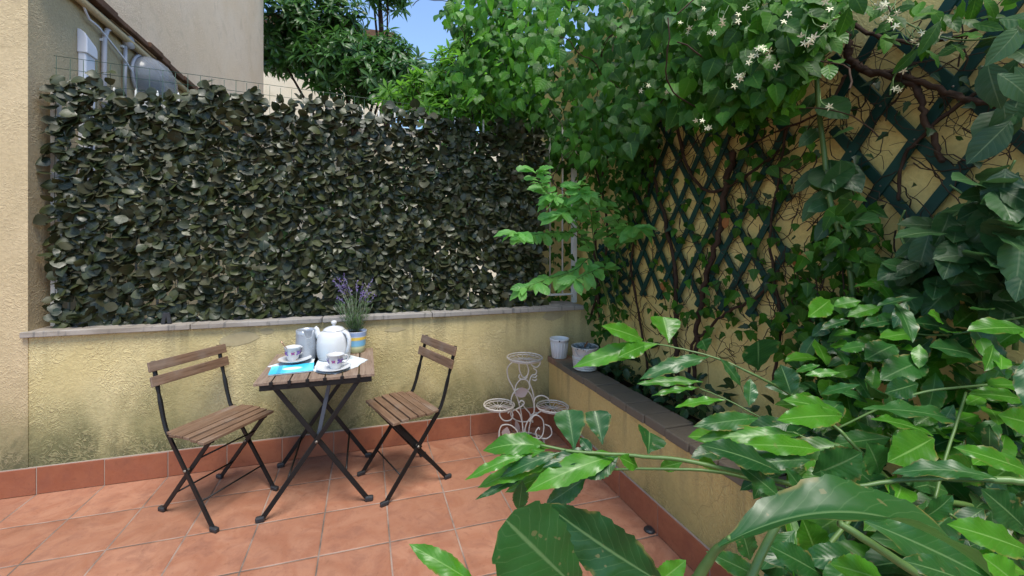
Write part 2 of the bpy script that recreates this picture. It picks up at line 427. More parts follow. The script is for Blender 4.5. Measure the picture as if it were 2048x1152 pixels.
# ------------------------------------------------------------------ setting
W = .40                                                   # face of the garden wall
struct(MB().add([(-60, -60, -.03), (60, -60, -.03), (60, 60, -.03), (-60, 60, -.03)], [(0, 1, 2, 3)]).build('ground', 'ground', smooth=False))
struct(MB().add([(-6.3, -7.5, 0), (.01, -7.5, 0), (.01, .02, 0), (-6.3, .02, 0)], [(0, 1, 2, 3)]).build('patio_floor', 'floor', smooth=False))

# back wall
bw = thing('low_wall', 'low yellow plaster wall along the back of the patio, under the leaf screen', 'wall', (-1.5, .12, 0))
MB().span((-6.2, 0, -.03), (W+.05, .26, .872)).build('wall_body', 'plaster', bw, smooth=False)
mb = MB(); x = -3.165; xs = [-3.165, -2.36, -1.62, -.9, -.3, .29]
for a, b in zip(xs, xs[1:]): mb.span((a+.002, -.028, .873+rnd.random()*.002), (b-.002, .29, .905+rnd.random()*.002))
mb.build('sill', 'sill', bw, smooth=False, bevel=.004)
def skirting(par, axis, a0, a1):
    mb = MB(); g = MB(); a = a0
    while a < a1-.02:
        b = min(a+T, a1); j = rnd.uniform(-.0012, .0012)
        if axis == 'x': mb.span((a+.0022, -.012+j, .002), (b-.0022, -.001, .148+j))
        else: mb.span((-.012+j, a+.0022, .002), (-.001, b-.0022, .143+j))
        a = b
    if axis == 'x': g.span((a0, -.0085, .001), (a1, -.0005, .152))
    else: g.span((-.0085, a0, .001), (-.0005, a1, .147))
    s = mb.build('skirting', 'skirt', par, smooth=False, bevel=.002)
    g.build('grout', 'grout', s, smooth=False)
skirting(bw, 'x', -T*20, 0)
# faint grey repair patches are part of the plaster: thin skim of cement
for (u0, v0, u1, v1, tl) in ((430, 664, 520, 690, 1), (520, 657, 548, 668, 0), (768, 655, 812, 663, 0), (1085, 618, 1130, 640, 1)):
    a = on_y(u0, v0, -.001); b = on_y(u1, v1, -.001); n = 9; pts = []
    for i in range(n):
        q = 6.283*i/n; k = rnd.uniform(.75, 1.15)
        pts.append(((a.x+b.x)/2+(b.x-a.x)/2*math.cos(q)*k+tl*.02*math.sin(q), -.0022, (a.z+b.z)/2+(a.z-b.z)/2*math.sin(q)*k))
    MB().add(pts, [tuple(range(n))]).build('cement_patch', plain('cement', (.40, .34, .20), .95, .1, var=.15, nscale=20, bump=.3), bw, smooth=False)

# house on the left: pillar face y=0, side face x=-3.14
hs = thing('house_wall', 'tall ochre house wall with pillar at the left, ledge running back along its side', 'building', (-4.6, 2.6, 0))
MB().span((-6.2, -.004, .15), (-3.14, 5.28, 3.0)).build('wall', 'pillar', hs, smooth=False)
MB().span((-6.2, .0, 3.0), (-3.10, 5.28, 7.5)).build('upper_wall', 'upper_pl', hs, smooth=False)
mb = MB(); y = .02
while y < 5.2:                                             # rough ledge in uneven pieces
    L = rnd.uniform(.12, .3); mb.span((-3.16, y, 3.0+rnd.uniform(-.01, .012)), (-3.055+rnd.uniform(-.012, .012), min(5.27, y+L), 3.045+rnd.uniform(-.008, .012))); y += L+.001
mb.build('ledge', 'ledge', hs, smooth=False, bevel=.006)
MB().tube([(-3.105, .02, 2.955), (-3.105, 1.4, 2.95), (-3.105, 5.27, 2.945)], .026, 8).build('moulding', 'pillar', hs)
mb = MB(); p = at(545, 8, 8.6); mb.span((-3.3, 4.7, p.z-.02), (-2.75, 5.6, p.z+.16)); mb.build('eave', 'roofedge', hs, smooth=False, bevel=.01)

XS = -3.14
# fixtures on the side wall
dt = thing('cable_duct', 'white plastic air conditioning duct with slanted hood, fixed upright to the house side wall', 'duct', on_x(165, 240, XS))
a, b = on_x(150, 100, XS), on_x(181, 130, XS); yc = (a.y+b.y)/2
MB().span((XS, yc-.055, 1.45), (XS+.045, yc+.045, 2.64)).build('channel', 'plastic', dt, smooth=False, bevel=.008)
mb = MB(); y0, y1 = yc-.062, yc+.052; prf = [(2.63, XS+.055), (2.715, XS+.055), (2.745, XS+.045), (2.768, XS+.018), (2.772, XS)]
vs = []
for z, x in prf: vs += [(x, y0, z+(.015 if z > 2.7 else 0)), (x, y1, z-(.03 if z > 2.7 else 0))]
vs += [(XS, y0, 2.63), (XS, y1, 2.63)]
fs = [(2*i, 2*i+1, 2*i+3, 2*i+2) for i in range(4)]+[(0, 2, 4, 6, 8, 10), (1, 11, 9, 7, 5, 3), (0, 10, 11, 1), (8, 9, 11, 10)]
mb.add(vs, fs); mb.build('hood', 'plastic', dt, smooth=False, bevel=.006)
pp = thing('conduit', 'pale grey conduit pipe bent like a hook under the ledge, beside the white duct', 'pipe', on_x(215, 140, XS))
q = [on_x(u, v, XS+.02) for u, v in ((208, 240), (208, 140), (209, 75), (214, 60), (224, 56), (240, 72), (300, 125), (380, 190))]
MB().tube(q, .016, 8).build('pipe', 'pipe', pp)
q = [on_x(u, v, XS+.02) for u, v in ((251, 88), (250, 140), (249, 200))]
MB().tube(q, .013, 8).build('drop_pipe', 'pipe', pp)
mb = MB(); c = on_x(257, 85, XS+.03); mb.lathe([(.001, .035), (.045, .03), (.05, .0), (.045, -.03), (.001, -.035)], 14); mb.v = [(c.x+z*.8, c.y+x, c.z+y) for x, y, z in mb.v]
mb.build('junction_box', 'pipe', pp)
for u, v in ((207, 82), (247, 95)): MB().box(on_x(u, v, XS+.01), (.02, .05, .018)).build('clip', 'plastic', pp, smooth=False)
q = [on_x(u, v, XS+.03) for u, v in ((160, -20), (168, 15), (178, 38), (195, 52), (222, 85), (248, 118), (266, 145), (272, 170))]
tag(MB().tube(q, .0075, 6).build('cable', 'plastic'), 'thin white cable hanging diagonally across the house side wall', 'cable')
c = on_x(297, 158, XS+.02)
dm = thing('wall_dome', 'rounded smoky grey dome cover on the house wall, just above the leaf screen', 'dome', c)
mb = MB(); prd = [(.27, 0), (.262, .05), (.235, .1), (.19, .14), (.12, .17), (.05, .18), (.001, .182)]
mb.lathe(prd, 28); mb.v = [(c.x+z, c.y+x, c.z+y*.75-.03) for x, y, z in mb.v]; mb.build('dome_cover', 'dome', dm)
mb = MB().ring((c.x+.005, c.y, c.z-.03), .27, .012, 40, 6, (1, 0, 0)); mb.v = [(x, y, (z-c.z+.03)*.75+c.z-.03) for x, y, z in mb.v]; mb.build('rim', 'pipe', dm)

# garden wall on the right and planter
gw = thing('garden_wall', 'tall yellow garden wall behind the trellises on the right', 'wall', (W+.1, -3, 0))
MB().span((W, -7.5, -.03), (W+.22, 2.4, 3.1)).build('wall_body', 'garden_pl', gw, smooth=False)
pw = thing('planter_wall', 'low yellow planter wall with dark brick coping running towards the viewer', 'planter', (.07, -3, 0))
MB().span((0, -7.4, -.03), (.12, -.003, .485)).build('wall_body', 'planter_pl', pw, smooth=False)
mb = MB(); y = -7.4
while y < -.03:
    L = min(.149, -.004-y)
    mb.span((-.012+rnd.uniform(-.004, .004), y+.003, .487), (.155+rnd.uniform(-.004, .004), y+L-.003, .533+rnd.uniform(-.003, .003))); y += .149
cpo = mb.build('coping', 'coping', pw, smooth=False, bevel=.006)
MB().span((-.002, -7.4, .4865), (.145, -.005, .524)).build('mortar', 'grout', cpo, smooth=False)
skirting(pw, 'y', -T*23, -.0145)
struct(MB().add([(.115, -7.4, .43), (W+.01, -7.4, .43), (W+.01, 0, .43), (.115, 0, .43)], [(0, 1, 2, 3)]).build('soil', 'soil', smooth=False))
c = on_z(1306, 1060, 0)
tag(MB().lathe([(.026, .0), (.026, .006), (.022, .011), (.012, .013), (.001, .012)], 20, (c.x-.02, c.y, .001)).build('drain_cap', 'rubber'), 'small round black drain cap on the floor by the planter skirting', 'drain cap')

# beyond the fence
fb = thing('far_building', 'cream building in the next yard, glimpsed between the trees', 'building', (-2, 12, 0))
MB().span((-5, 11, -.03), (-.6, 16, 8.0)).build('wall', 'far_pl', fb, smooth=False)
MB().span((-5.2, 10.8, 8.0), (-.4, 16.2, 8.25)).build('roof', 'ledge', fb, smooth=False)
yw = thing('yard_wall', 'cream boundary wall of the next yard under the dark tree', 'wall', (-1, 8, 0))
MB().span((-3.6, 7.4, -.03), (3.4, 7.7, 4.15)).build('wall_body', 'far_pl', yw, smooth=False)
MB().span((-3.6, 7.35, 4.151), (3.4, 7.75, 4.22)).build('capping', 'sill', yw, smooth=False)

# ------------------------------------------------------------------ railing and leaf screen on the low wall
def ztop(x): return 2.475-.044*(x+3.1)
rl = thing('railing', 'white iron bar railing on the low wall, behind the leaf screen', 'railing', (-1.4, .16, .905))
x = -3.05; yb = .16
while x < .3:
    MB().tube([(x, yb, .975), (x, yb, 2.335), (x, yb, 2.35)], [.0075, .0075, .002], 6).build('bar', 'rail', rl); x += .112
MB().beam((-3.1, yb, .975), (.30, yb, .975), .03, .014).build('rail', 'rail', rl, smooth=False)
MB().beam((-3.1, yb+.012, 2.28), (.30, yb+.012, 2.16), .012, .03).build('rail', 'rail', rl, smooth=False)
MB().span((.285, yb-.02, .906), (.318, yb+.02, 2.3)).build('post', 'rail', rl, smooth=False)
MB().span((-3.125, yb-.02, .906), (-3.095, yb+.02, 2.3)).build('post', 'rail', rl, smooth=False)

hd = thing('leaf_screen', 'wide artificial hedge screen of dark olive leaves standing on the low wall', 'hedge screen', (-1.5, .09, .906))
mb = MB(); yf = .095; x = -3.075
while x < .0:
    mb.tube([(x+rnd.uniform(-.003, .003), yf, .915), (x, yf+rnd.uniform(-.01, .01), 1.7), (x+rnd.uniform(-.004, .004), yf, ztop(x)+rnd.uniform(-.002, .006))], .0016, 4); x += .066
z = .93
while z < 2.5:
    off = z-.93; e = ztop(0)-ztop(-3.075)
    k = off/1.55
    mb.tube([(-3.085, yf+.003, z-(1-k)*0), (-1.5, yf+.003+rnd.uniform(-.008, .008), z+e*k/2), (-.01, yf+.003, z+e*k)], .0016, 4); z += .0705
mb.build('wire_mesh', 'wiremesh', hd)
mb = MB(); r = random.Random(3)
x = -3.06
while x < -.005:
    z = .93
    while z < ztop(x)-.03:
        top = ztop(x)-.055-.09*max(0, min(1, (-1.9-x)/1.0))-.05*math.sin(x*9)-.03*math.sin(x*23+1)
        if z < top or (r.random() < .10 and z < top+.06):
            for q in range(3 if r.random() < .75 else 2):
                b = V((x+r.gauss(0, .018), yf-.008+r.gauss(0, .010), z+r.gauss(0, .018)))
                if b.x > -.01 or r.random() < .03: continue
                d = V((r.uniform(-1, 1)*1.1, r.uniform(-.5, -.05), r.uniform(-.95, .25)))
                n = V((r.gauss(0, .5), -.8+r.gauss(0, .35), .5+r.gauss(0, .45)))
                if r.random() < .18: n = -n
                L = r.uniform(.046, .076); mb.leaf(b, d, n, L, L*r.uniform(.8, 1.08), 'hedge', sag=r.uniform(.1, .55), fold=r.uniform(-.5, .25), rip=r.uniform(0, .05), rf=1.2, nl=5, nw=2)
        z += .043
    x += .043
mb.build('leaves', 'hedge', hd)
c = on_y(333, 632, .02)
cl = thing('dark_clip', 'small dark plastic clip standing on the sill at the foot of the leaf screen', 'clip', (c.x, .02, .906))
for sx in (-1, 1): MB().beam((c.x+sx*.018, .02, .907), (c.x+sx*.006, .02, .975), .012, .022, (1, 0, 0)).build('jaw', 'rubber', cl, smooth=False, bevel=.003)
MB().tube([(c.x-.02, .02, .955), (c.x+.02, .02, .955)], .006, 8).build('hinge_pin', 'black', cl)

# ------------------------------------------------------------------ bistro table
tx, ty = -1.592, -.345
tb = thing('bistro_table', 'square folding table with greyish wooden slats and crossed black legs', 'table', (tx, ty, 0))
mb = MB(); n = 7; wdt = .586; sw = wdt/n
for i in range(n):
    xc = tx-wdt/2+sw*(i+.5); mb.box((xc, ty, .692), (sw-.007, .56, .016))
mb.build('tabletop', 'tablewood', tb, smooth=False, bevel=.002)
fm = MB()
for yy in (-.262, .262): fm.span((tx-.265, ty+yy-.012, .655), (tx+.275, ty+yy+.012, .683))
for xx in (-.255, .255): fm.span((tx+xx-.01, ty-.249, .66), (tx+xx+.01, ty+.249, .682))
for i in range(1, n):
    xc = tx-wdt/2+sw*i
    for yy in (-.277, .277): fm.box((xc, ty+yy, .6915), (.0066, .012, .022))
    fm.box((xc, ty-.2835, .688), (.018, .004, .026))
fm.build('frame', 'black', tb, smooth=False, bevel=.002)
def leg(par, p, q, w=.024, h=.011, up=(0, 1, 0), nm='leg', world=True, cap=True, bend=0.):
    l = MB().beam(p, q, w, h, up).build(nm, 'black', par, world, smooth=False, bevel=.002)
    return l
for yy, s in ((-.262, 1), (-.238, -1), (.238, -1), (.262, 1)):
    yq = ty+yy
    a = (tx-s*.255, yq, .012); b = (tx+s*.205, yq, .662)
    L = leg(tb, a, b)
    fx = tx-s*.262
    MB().beam((fx-s*.022, yq, .013), (fx+s*.022, yq, .017), .026, .026).build('foot_cap', 'rubber', L, smooth=False, bevel=.007)
for s in (1, -1):
    z = .17; k = (z-.012)/.65; xx = tx-s*(.255-.46*k); yy = .262 if s == 1 else .238
    MB().tube([(xx, ty-yy, z), (xx, ty+yy, z)], .0055, 6).build('stretcher', 'black', tb)
MB().beam((tx+.002, ty-.225, .365), (tx+.06, ty-.225, .655), .02, .006, (0, 1, 0)).build('locking_bar', 'strut', tb, smooth=False, bevel=.002)
MB().tube([(tx+.0, ty-.24, .37), (tx+.0, ty+.24, .37)], .006, 8).build('pivot_rod', 'black', tb)
MB().tube([(tx-.0, ty-.27, .3665), (tx-.0, ty-.2685, .3665)], .008, 10).build('rivet', 'nail', tb)

# ------------------------------------------------------------------ chairs (forward = +X)
def chair(label, loc, rz):
    t = thing('folding_chair', label, 'chair', loc, rz, 'folding bistro chairs')
    mb = MB()
    for i in range(6):
        xx = -.112+i*.0505; mb.box((xx, 0, .4335-.004*abs(i-2.5)+.004), (.043, .41 if i else .37, .014))
    mb.build('seat', 'chairwood', t, False, False, .002)
    for s in (-1, 1): MB().beam((-.135, s*.155, .418), (.160, s*.155, .418), .014, .012).build('seat_rail', 'black', t, False, False, .002)
    for (x0, z0, hw) in ((-.238, .758, .212), (-.218, .685, .212)):
        d = V((-.085, 0, .32)).normalized()
        MB().beam((x0+.013, -hw, z0), (x0+.013, hw, z0), .0125, .052, d).build('back_slat', 'chairwood', t, False, False, .003)
    for s in (-1, 1):
        y = s*.178
        pts = [(.192, y, .012), (-.128, y, .418), (-.146, y, .447), (-.166, y, .50), (-.245, y, .782)]
        l = MB()
        l.beam(pts[0], pts[1], .0225, .009, (0, 1, 0)); l.tube([pts[1], pts[2], pts[3]], .0105, 6)
        l.tube([pts[3], V(pts[3]).lerp(V(pts[4]), .28), V(pts[3]).lerp(V(pts[4]), .42), V(pts[3]).lerp(V(pts[4]), .55), pts[4]], [.0105, .0115, .008, .011, .0105], 6)
        L = l.build('leg', 'black', t, False, False)
        MB().beam((.192-.018, y, .014), (.192+.03, y, .012), .022, .022).build('foot_cap', 'rubber', L, False, False, .006)
        y = s*.158
        L = MB().beam((-.195, y, .012), (.143, y, .420), .0225, .009, (0, 1, 0)).build('leg', 'black', t, False, False, .002)
        MB().beam((-.195+.014, y, .014), (-.195-.032, y, .012), .022, .022).build('foot_cap', 'rubber', L, False, False, .006)
        MB().tube([(.001, s*.188, .257), (.001, s*.15, .257)], .0075, 8).build('rivet', 'nail', L, False)
    k = .12/.41; xx = -.195+.338*k
    MB().tube([(xx, -.158, .12), (xx, .158, .12)], .0045, 6).build('stretcher', 'black', t, False)
    xx = .192-.32*k
    MB().tube([(xx, -.178, .12), (xx, .178, .12)], .0045, 6).build('stretcher', 'black', t, False)
    k = .325/.41; xx = -.195+.338*k
    MB().tube([(xx, -.158, .325), (xx, .158, .325)], .0045, 6).build('stretcher', 'black', t, False)
    return t
def mid(*ps):
    s = V((0, 0, 0))
    for p in ps: s += on_z(*p, 0)
    return s/len(ps)
c = mid((435, 1064), (320, 1030), (440, 955), (548, 976))
chL = chair('brown slatted folding chair left of the table, nearer the house pillar, facing right', (c.x, c.y, 0), R(-36))
a, b, c3 = on_z(776, 1012, 0), on_z(898, 961, 0), on_z(722, 950, 0)
ctr = (b+c3)/2
chR = copy_tree(chL); chR['label'] = 'brown slatted folding chair right of the table, beside the wire plant stand, facing left'
chR.location = (ctr.x, ctr.y, 0); chR.rotation_euler = (0, 0, R(200))
ORG[chR.name] = V((0, 0, 0))
MB().beam((-.03, .148, .225), (.125, .148, .41), .030, .006, (0, 1, 0)).build('support_strut', 'black', chR, False, False, .002)

# ------------------------------------------------------------------ table ware
TZ = .7005
def quadsheet(name, cs, th, mat, label, cat, sub=1):
    n = len(cs); vs = [(p.x, p.y, TZ) for p in cs]+[(p.x, p.y, TZ+th) for p in cs]
    c = sum(cs, V((0, 0, 0)))/n
    fs = [tuple(range(n-1, -1, -1)), tuple(n+i for i in range(n))]+[(i, (i+1) % n, n+(i+1) % n, n+i) for i in range(n)]
    vs = [(x-c.x, y-c.y, z-TZ) for x, y, z in vs]
    o = MB().add(vs, fs).build(name, mat, smooth=False); o.location = (c.x, c.y, TZ)
    return tag(o, label, cat)
def sheet_pts(l, jag=.004, n=6):
    out = []
    ps = [on_z(u, v, .7) for u, v in l]
    for a, b in zip(ps, ps[1:]+ps[:1]):
        for i in range(n): out.append(a.lerp(b, i/n)+V((rnd.uniform(-jag, jag), rnd.uniform(-jag, jag), 0)))
    return out
quadsheet('paper_mat', sheet_pts([(533, 734), (612, 711), (640, 716), (628, 738), (560, 737)]), .0012, 'paper', 'white paper mat with a pointed tip, under the cup with the spoon', 'paper mat')
pm = quadsheet('paper_mat', sheet_pts([(630, 712), (690, 708), (735, 720), (716, 733), (671, 749), (640, 746), (626, 742)]), .0012, 'paper', 'white lacy paper mat under the teapot and the right cup', 'paper mat')
p4 = [on_z(u, v, .7) for u, v in ((541, 737), (628, 727), (627, 746), (539, 753))]
cc = sum(p4, V((0, 0, 0)))/4
e = (p4[1]-p4[0]+p4[2]-p4[3]); ang = math.atan2(e.y, e.x)
bk = thing('booklet', 'bright cyan booklet lying at the front left of the table', 'booklet', (cc.x, cc.y, TZ+.0015), ang)
bw_, bh_ = e.length/2, (p4[0]-p4[3]).length
MB().box((0, 0, .004), (bw_-.004, bh_-.004, .006)).build('pages', 'paper', bk, False, False)
MB().box((0, 0, .0078), (bw_, bh_, .0012)).build('cover', 'booklet', bk, False, False)

def cup(label, loc, rz):
    t = thing('tea_cup', label, 'cup', loc, rz, 'flowered tea cups')
    H = .078
    out = [(.024, 0), (.026, .003), (.027, .006), (.034, .025), (.040, .05), (.046, H), (.0475, H+.001), (.0445, H), (.038, .05), (.031, .02), (.001, .012)]
    MB().lathe(out, 28).build('bowl', 'ceramic', t, False)
    MB().tube([(.042, 0, .062), (.06, 0, .066), (.07, 0, .055), (.066, 0, .036), (.05, 0, .026), (.036, 0, .027)], .0045, 8).build('handle', 'ceramic', t, False)
    def rad(z): return .034+(z-.025)*.4+.0006
    def patch(mb, qa, za, ra, rb, rot):
        pts = []
        for i in range(8):
            w = 6.283*i/8; x, y = ra*math.cos(w), rb*math.sin(w)
            x, y = x*math.cos(rot)-y*math.sin(rot), x*math.sin(rot)+y*math.cos(rot)
            z = za+y; q = qa+x/.04; pts.append((rad(z)*math.cos(q), rad(z)*math.sin(q), z))
        mb.add(pts, [tuple(range(8))])
    m1, m2 = MB(), MB()
    for k, q in enumerate((-2.1, -1.25, -.4, .8, 2.0, 3.1)):
        m = m1 if k % 2 else m2; s = 1.25 if k % 2 else .8
        for rot, dx, dz in ((.6, .0065, .006), (-.6, .006, -.004), (2.5, -.0065, .006), (3.7, -.006, -.004)):
            patch(m, q+dx*s/.04, .046+dz*s, .0078*s, .0042*s, rot)
        patch(m2 if k % 2 else m1, q, .047, .0018, .009, 0)
    m1.build('motif', 'purple', t, False, False); m2.build('motif', 'magenta', t, False, False)
    return t
def saucer(label, loc):
    t = thing('saucer', label, 'saucer', loc, 0, 'white saucers')
    MB().lathe([(.032, 0), (.05, .003), (.07, .010), (.088, .018), (.09, .0195), (.087, .0195), (.068, .0125), (.045, .007), (.001, .006)], 36).build('dish', 'ceramic', t, False)
    MB().lathe([(.028, .0066), (.030, .0085), (.028, .0090), (.026, .0085)], 30).build('well_ring', 'ceramic', t, False)
    return t
c1 = on_z(590, 722, .712); c2 = on_z(667, 736, .712)
s1 = saucer('white saucer under the cup with the spoon, beside the cyan booklet', (c1.x, c1.y, TZ+.010))
s2 = copy_tree(s1); s2['label'] = 'white saucer at the front of the table, in front of the teapot'; s2.location = (c2.x, c2.y, TZ+.0015)
u1 = cup('white cup with purple butterfly motif and a spoon in it, left of the grey jug', (c1.x-.012, c1.y, TZ+.0165), R(40))
u2 = copy_tree(u1); u2['label'] = 'white cup with plum butterfly motif in front of the teapot'; u2.location = (c2.x+.01, c2.y, TZ+.008); u2.rotation_euler = (0, 0, R(20))
sp = thing('teaspoon', 'coppery teaspoon standing in the left cup, handle pointing up left', 'spoon', (c1.x, c1.y, TZ+.03))
b = V((c1.x-.005, c1.y-.01, TZ+.034)); a_ = on_z(566, 688, .83); a_ = at(566, 688, (a_-CAM).dot(V((sy_, cy_, 0))))
dq = (V((c1.x-.075, c1.y+.0, .832))-b)
MB().tube([b, b+dq*.5, b+dq*.85, b+dq], [.0025, .0022, .0036, .0045], 8).build('spoon_handle', 'steelspoon', sp)
MB().ball(b-dq.normalized()*.012, .011, 10, (1.1, .8, 1.3)).build('spoon_bowl', 'steelspoon', sp)

c = on_z(613, 716, .7)
jg = thing('grey_jug', 'grey cylindrical jug with a notched rim, left of the teapot', 'jug', (c.x, c.y, TZ))
mb = MB(); n = 40; vs = []; fs = []; H = .172
rows = [(.060, 0, 0), (.063, .006, 0), (.0615, .08, 0), (.0595, .125, 0), (.059, .15, .5), (.0588, H, 1), (.0555, H, 1), (.056, .15, .5), (.057, .03, 0), (.001, .02, 0)]
for r_, z, cut in rows:
    for k in range(n):
        q = 6.283*k/n
        dlt = abs(((q-5.05+math.pi) % 6.283)-math.pi)
        dz = -cut*.042*(1 if dlt < .26 else (0 if dlt > .42 else (.42-dlt)/.16))
        sq = 1+.06*math.cos(4*q)*0
        vs.append((r_*math.cos(q)*sq, r_*math.sin(q)*sq, z+dz))
for i in range(len(rows)-1):
    for k in range(n): k2 = (k+1) % n; fs.append((i*n+k, i*n+k2, (i+1)*n+k2, (i+1)*n+k))
fs.append(tuple(range(n-1, -1, -1)))
MB().add(vs, fs).build('jug_body', 'carafe', jg, False)
mb = MB()
for i in range(7):
    for k in range(9):
        q = 4.75+(k-4)*.085; z = .082-abs(k-4)**2*.0012+(-i*.0085)
        if i > 4 and abs(k-4) > 3: continue
        rr = .0622; cq = V((rr*math.cos(q), rr*math.sin(q), z)); t1 = V((-math.sin(q), math.cos(q), 0))*.0016
        mb.add([cq-t1, cq+V((0, 0, -.0016)), cq+t1, cq+V((0, 0, .0016))], [(0, 1, 2, 3)])
mb.build('dot_pattern', 'dots', jg, False, False)

c = on_z(668, 716, .7)
tp = thing('teapot', 'tall white ceramic teapot with a knobbed lid, tallest vessel on the table', 'teapot', (c.x, c.y, TZ+.0015))
MB().lathe([(.084, 0), (.092, .006), (.096, .03), (.099, .07), (.098, .11), (.092, .145), (.08, .168), (.066, .178), (.06, .180), (.001, .180)], 40).build('pot_body', 'ceramic', tp, False)
ld = MB().lathe([(.064, .180), (.062, .185), (.05, .196), (.03, .204), (.012, .208), (.009, .213), (.009, .216), (.016, .222), (.0175, .231), (.013, .240), (.001, .243)], 32).build('lid', 'ceramic', tp, False)
a = R(168)
dx, dy = math.cos(a), math.sin(a)
MB().tube([(dx*.07, dy*.07, .12), (dx*.088, dy*.088, .145), (dx*.098, dy*.098, .17), (dx*.1, dy*.1, .188), (dx*.112, dy*.112, .199)], [.024, .021, .016, .013, .012], 12).build('spout', 'ceramic', tp, False)
a = R(-42); dx, dy = math.cos(a), math.sin(a)
hp = [(.06, .166), (.085, .176), (.108, .166), (.122, .135), (.122, .1), (.113, .07), (.096, .045)]
MB().tube([(dx*r_, dy*r_, z) for r_, z in hp], [.012, .013, .013, .0125, .012, .011, .011], 10).build('handle', 'ceramic', tp, False)

tp.scale = (1.0, 1.0, .93)
c = on_z(712, 703, .7)
lv = thing('potted_lavender', 'lavender in a blue and yellow striped pot at the back corner of the table', 'potted plant', (c.x, c.y, TZ))
MB().lathe([(.050, 0), (.054, .004), (.056, .03), (.060, .05), (.061, .08), (.065, .095), (.066, .128), (.068, .135), (.064, .135), (.061, .12), (.001, .118)], 32).build('pot', 'striped', lv, False)
MB().lathe([(.0605, .117), (.05, .123), (.02, .126), (.001, .127)], 20).build('potting_soil', 'soil', lv, False)
fo, stm = MB(), MB(); r = random.Random(5)
for i in range(46):
    q = r.uniform(0, 6.28); sp_ = r.uniform(.05, .55); L = r.uniform(.10, .24)
    d = V((math.cos(q)*sp_, math.sin(q)*sp_, 1)).normalized(); b = V((math.cos(q)*.03*sp_*2, math.sin(q)*.03*sp_*2, .12))
    stm.tube([b, b+d*L*.6, b+d*L+V((0, 0, -.004))], .0013, 4)
    for k in range(int(L*110)):
        t = r.uniform(.08, 1); p = b+d*L*t; qq = r.uniform(0, 6.28)
        dd = (d*.9+V((math.cos(qq), math.sin(qq), .2))*.8)
        fo.leaf(p, dd, rv(r), r.uniform(.022, .042), .0042, 'lance', nl=3, nw=2, fold=.2)
for i in range(17):
    q = r.uniform(0, 6.28); sp_ = r.uniform(.1, .5); L = r.uniform(.24, .37)
    d = V((math.cos(q)*sp_, math.sin(q)*sp_, 1)).normalized(); b = V((0, 0, .13))
    sg = V((math.cos(q), math.sin(q), -.4))*.04
    pts = [b, b+d*L*.5, b+d*L*.8+sg*.4, b+d*L+sg]
    stm.tube(pts, .0014, 4)
    ax = (pts[3]-pts[2]).normalized()
    fl = MB()
    for k in range(26):
        t = r.uniform(-.2, 1.15); p = pts[2].lerp(pts[3], t)+rv(r)*.005
        fl.leaf(p, ax*.7+rv(r)*.7, rv(r), r.uniform(.008, .016), .007, 'lance', nl=2, nw=2)
    fl.build('flower_spike', 'lav_flower', lv, False)
lo = stm.build('stems', 'lav_stem', lv, False); fo.build('foliage', 'lav_green', lv, False)

# ------------------------------------------------------------------ wire plant stand
sx, sy = -.275, -.21
st = thing('plant_stand', 'cream scrolled wire plant stand with three round trays in the corner', 'plant stand', (sx, sy, 0))
def tray(c, rad, nm='tray'):
    mb = MB(); mb.ring(c, rad, .0055, 44, 6); mb.ring((c[0], c[1], c[2]-.012), rad*.93, .004, 40, 6)
    for k in range(14):
        q = 6.283*k/14
        mb.tube([(c[0]+.012*math.cos(q), c[1]+.012*math.sin(q), c[2]-.012), (c[0]+rad*.5*math.cos(q+.12), c[1]+rad*.5*math.sin(q+.12), c[2]-.014), (c[0]+rad*.95*math.cos(q), c[1]+rad*.95*math.sin(q), c[2]-.008)], .0028, 4)
    mb.ring((c[0], c[1], c[2]-.012), .016, .004, 16, 5)
    mb.build(nm, 'cream_wire', st)
cA, sA = cy_, -sy_                                          # plane of the scrolls: across the view of the corner
def sc(px, z, dep=0.): return V((sx+px*cA-dep*sA*-1*0+dep*.28, sy+px*sA+dep*.96, z))
tray(tuple(sc(-.005, .595)), .122)
tl, tr = sc(-.185, .275, -.03), sc(.185, .265, -.03)
tray(tuple(tl), .105); tray(tuple(tr), .108)
def scroll(pts, nm='scroll', r_=.0048, dep=0.):
    # smooth the pixel-scale control points with a Catmull-Rom curve
    P = [sc(a, b, dep if len(pt) == 0 else pt[0]) for a, b, *pt in pts]
    out = []
    for i in range(len(P)-1):
        p0, p1, p2, p3 = P[max(i-1, 0)], P[i], P[i+1], P[min(i+2, len(P)-1)]
        for k in range(6):
            t = k/6
            out.append(.5*((2*p1)+(p2-p0)*t+(2*p0-5*p1+4*p2-p3)*t*t+(3*p1-p0-3*p2+p3)*t**3))
    out.append(P[-1])
    MB().tube(out, r_, 6).build(nm, 'cream_wire', st)
scroll([(0, .575), (-.08, .565), (-.125, .52), (-.12, .45), (-.085, .38), (-.05, .29), (-.03, .2), (-.02, .1), (-.02, .03)])
scroll([(-.045, .56), (-.04, .50), (-.015, .455), (.015, .47), (.02, .52), (-.005, .565), (-.04, .57)])
scroll([(-.04, .475), (-.045, .455), (-.025, .44), (.0, .445), (.015, .46)])
scroll([(.105, .58), (.10, .545), (.075, .525), (.045, .54), (.045, .565), (.065, .572)])
scroll([(.055, .52), (.078, .50), (.07, .475), (.045, .468), (.03, .43), (.03, .38)])
scroll([(.08, .47), (.07, .455), (.05, .458)]); scroll([(.08, .445), (.068, .432), (.048, .44)])
scroll([(-.075, .34), (-.065, .40), (-.03, .44), (.015, .43), (.03, .385), (.01, .36)])
scroll([(-.1, .26), (-.095, .32), (-.06, .37), (.0, .37), (.04, .33), (.06, .26), (.06, .2), (.04, .16)])
scroll([(.03, .41), (.05, .36), (.062, .29), (.06, .21), (.03, .12), (.02, .03)])
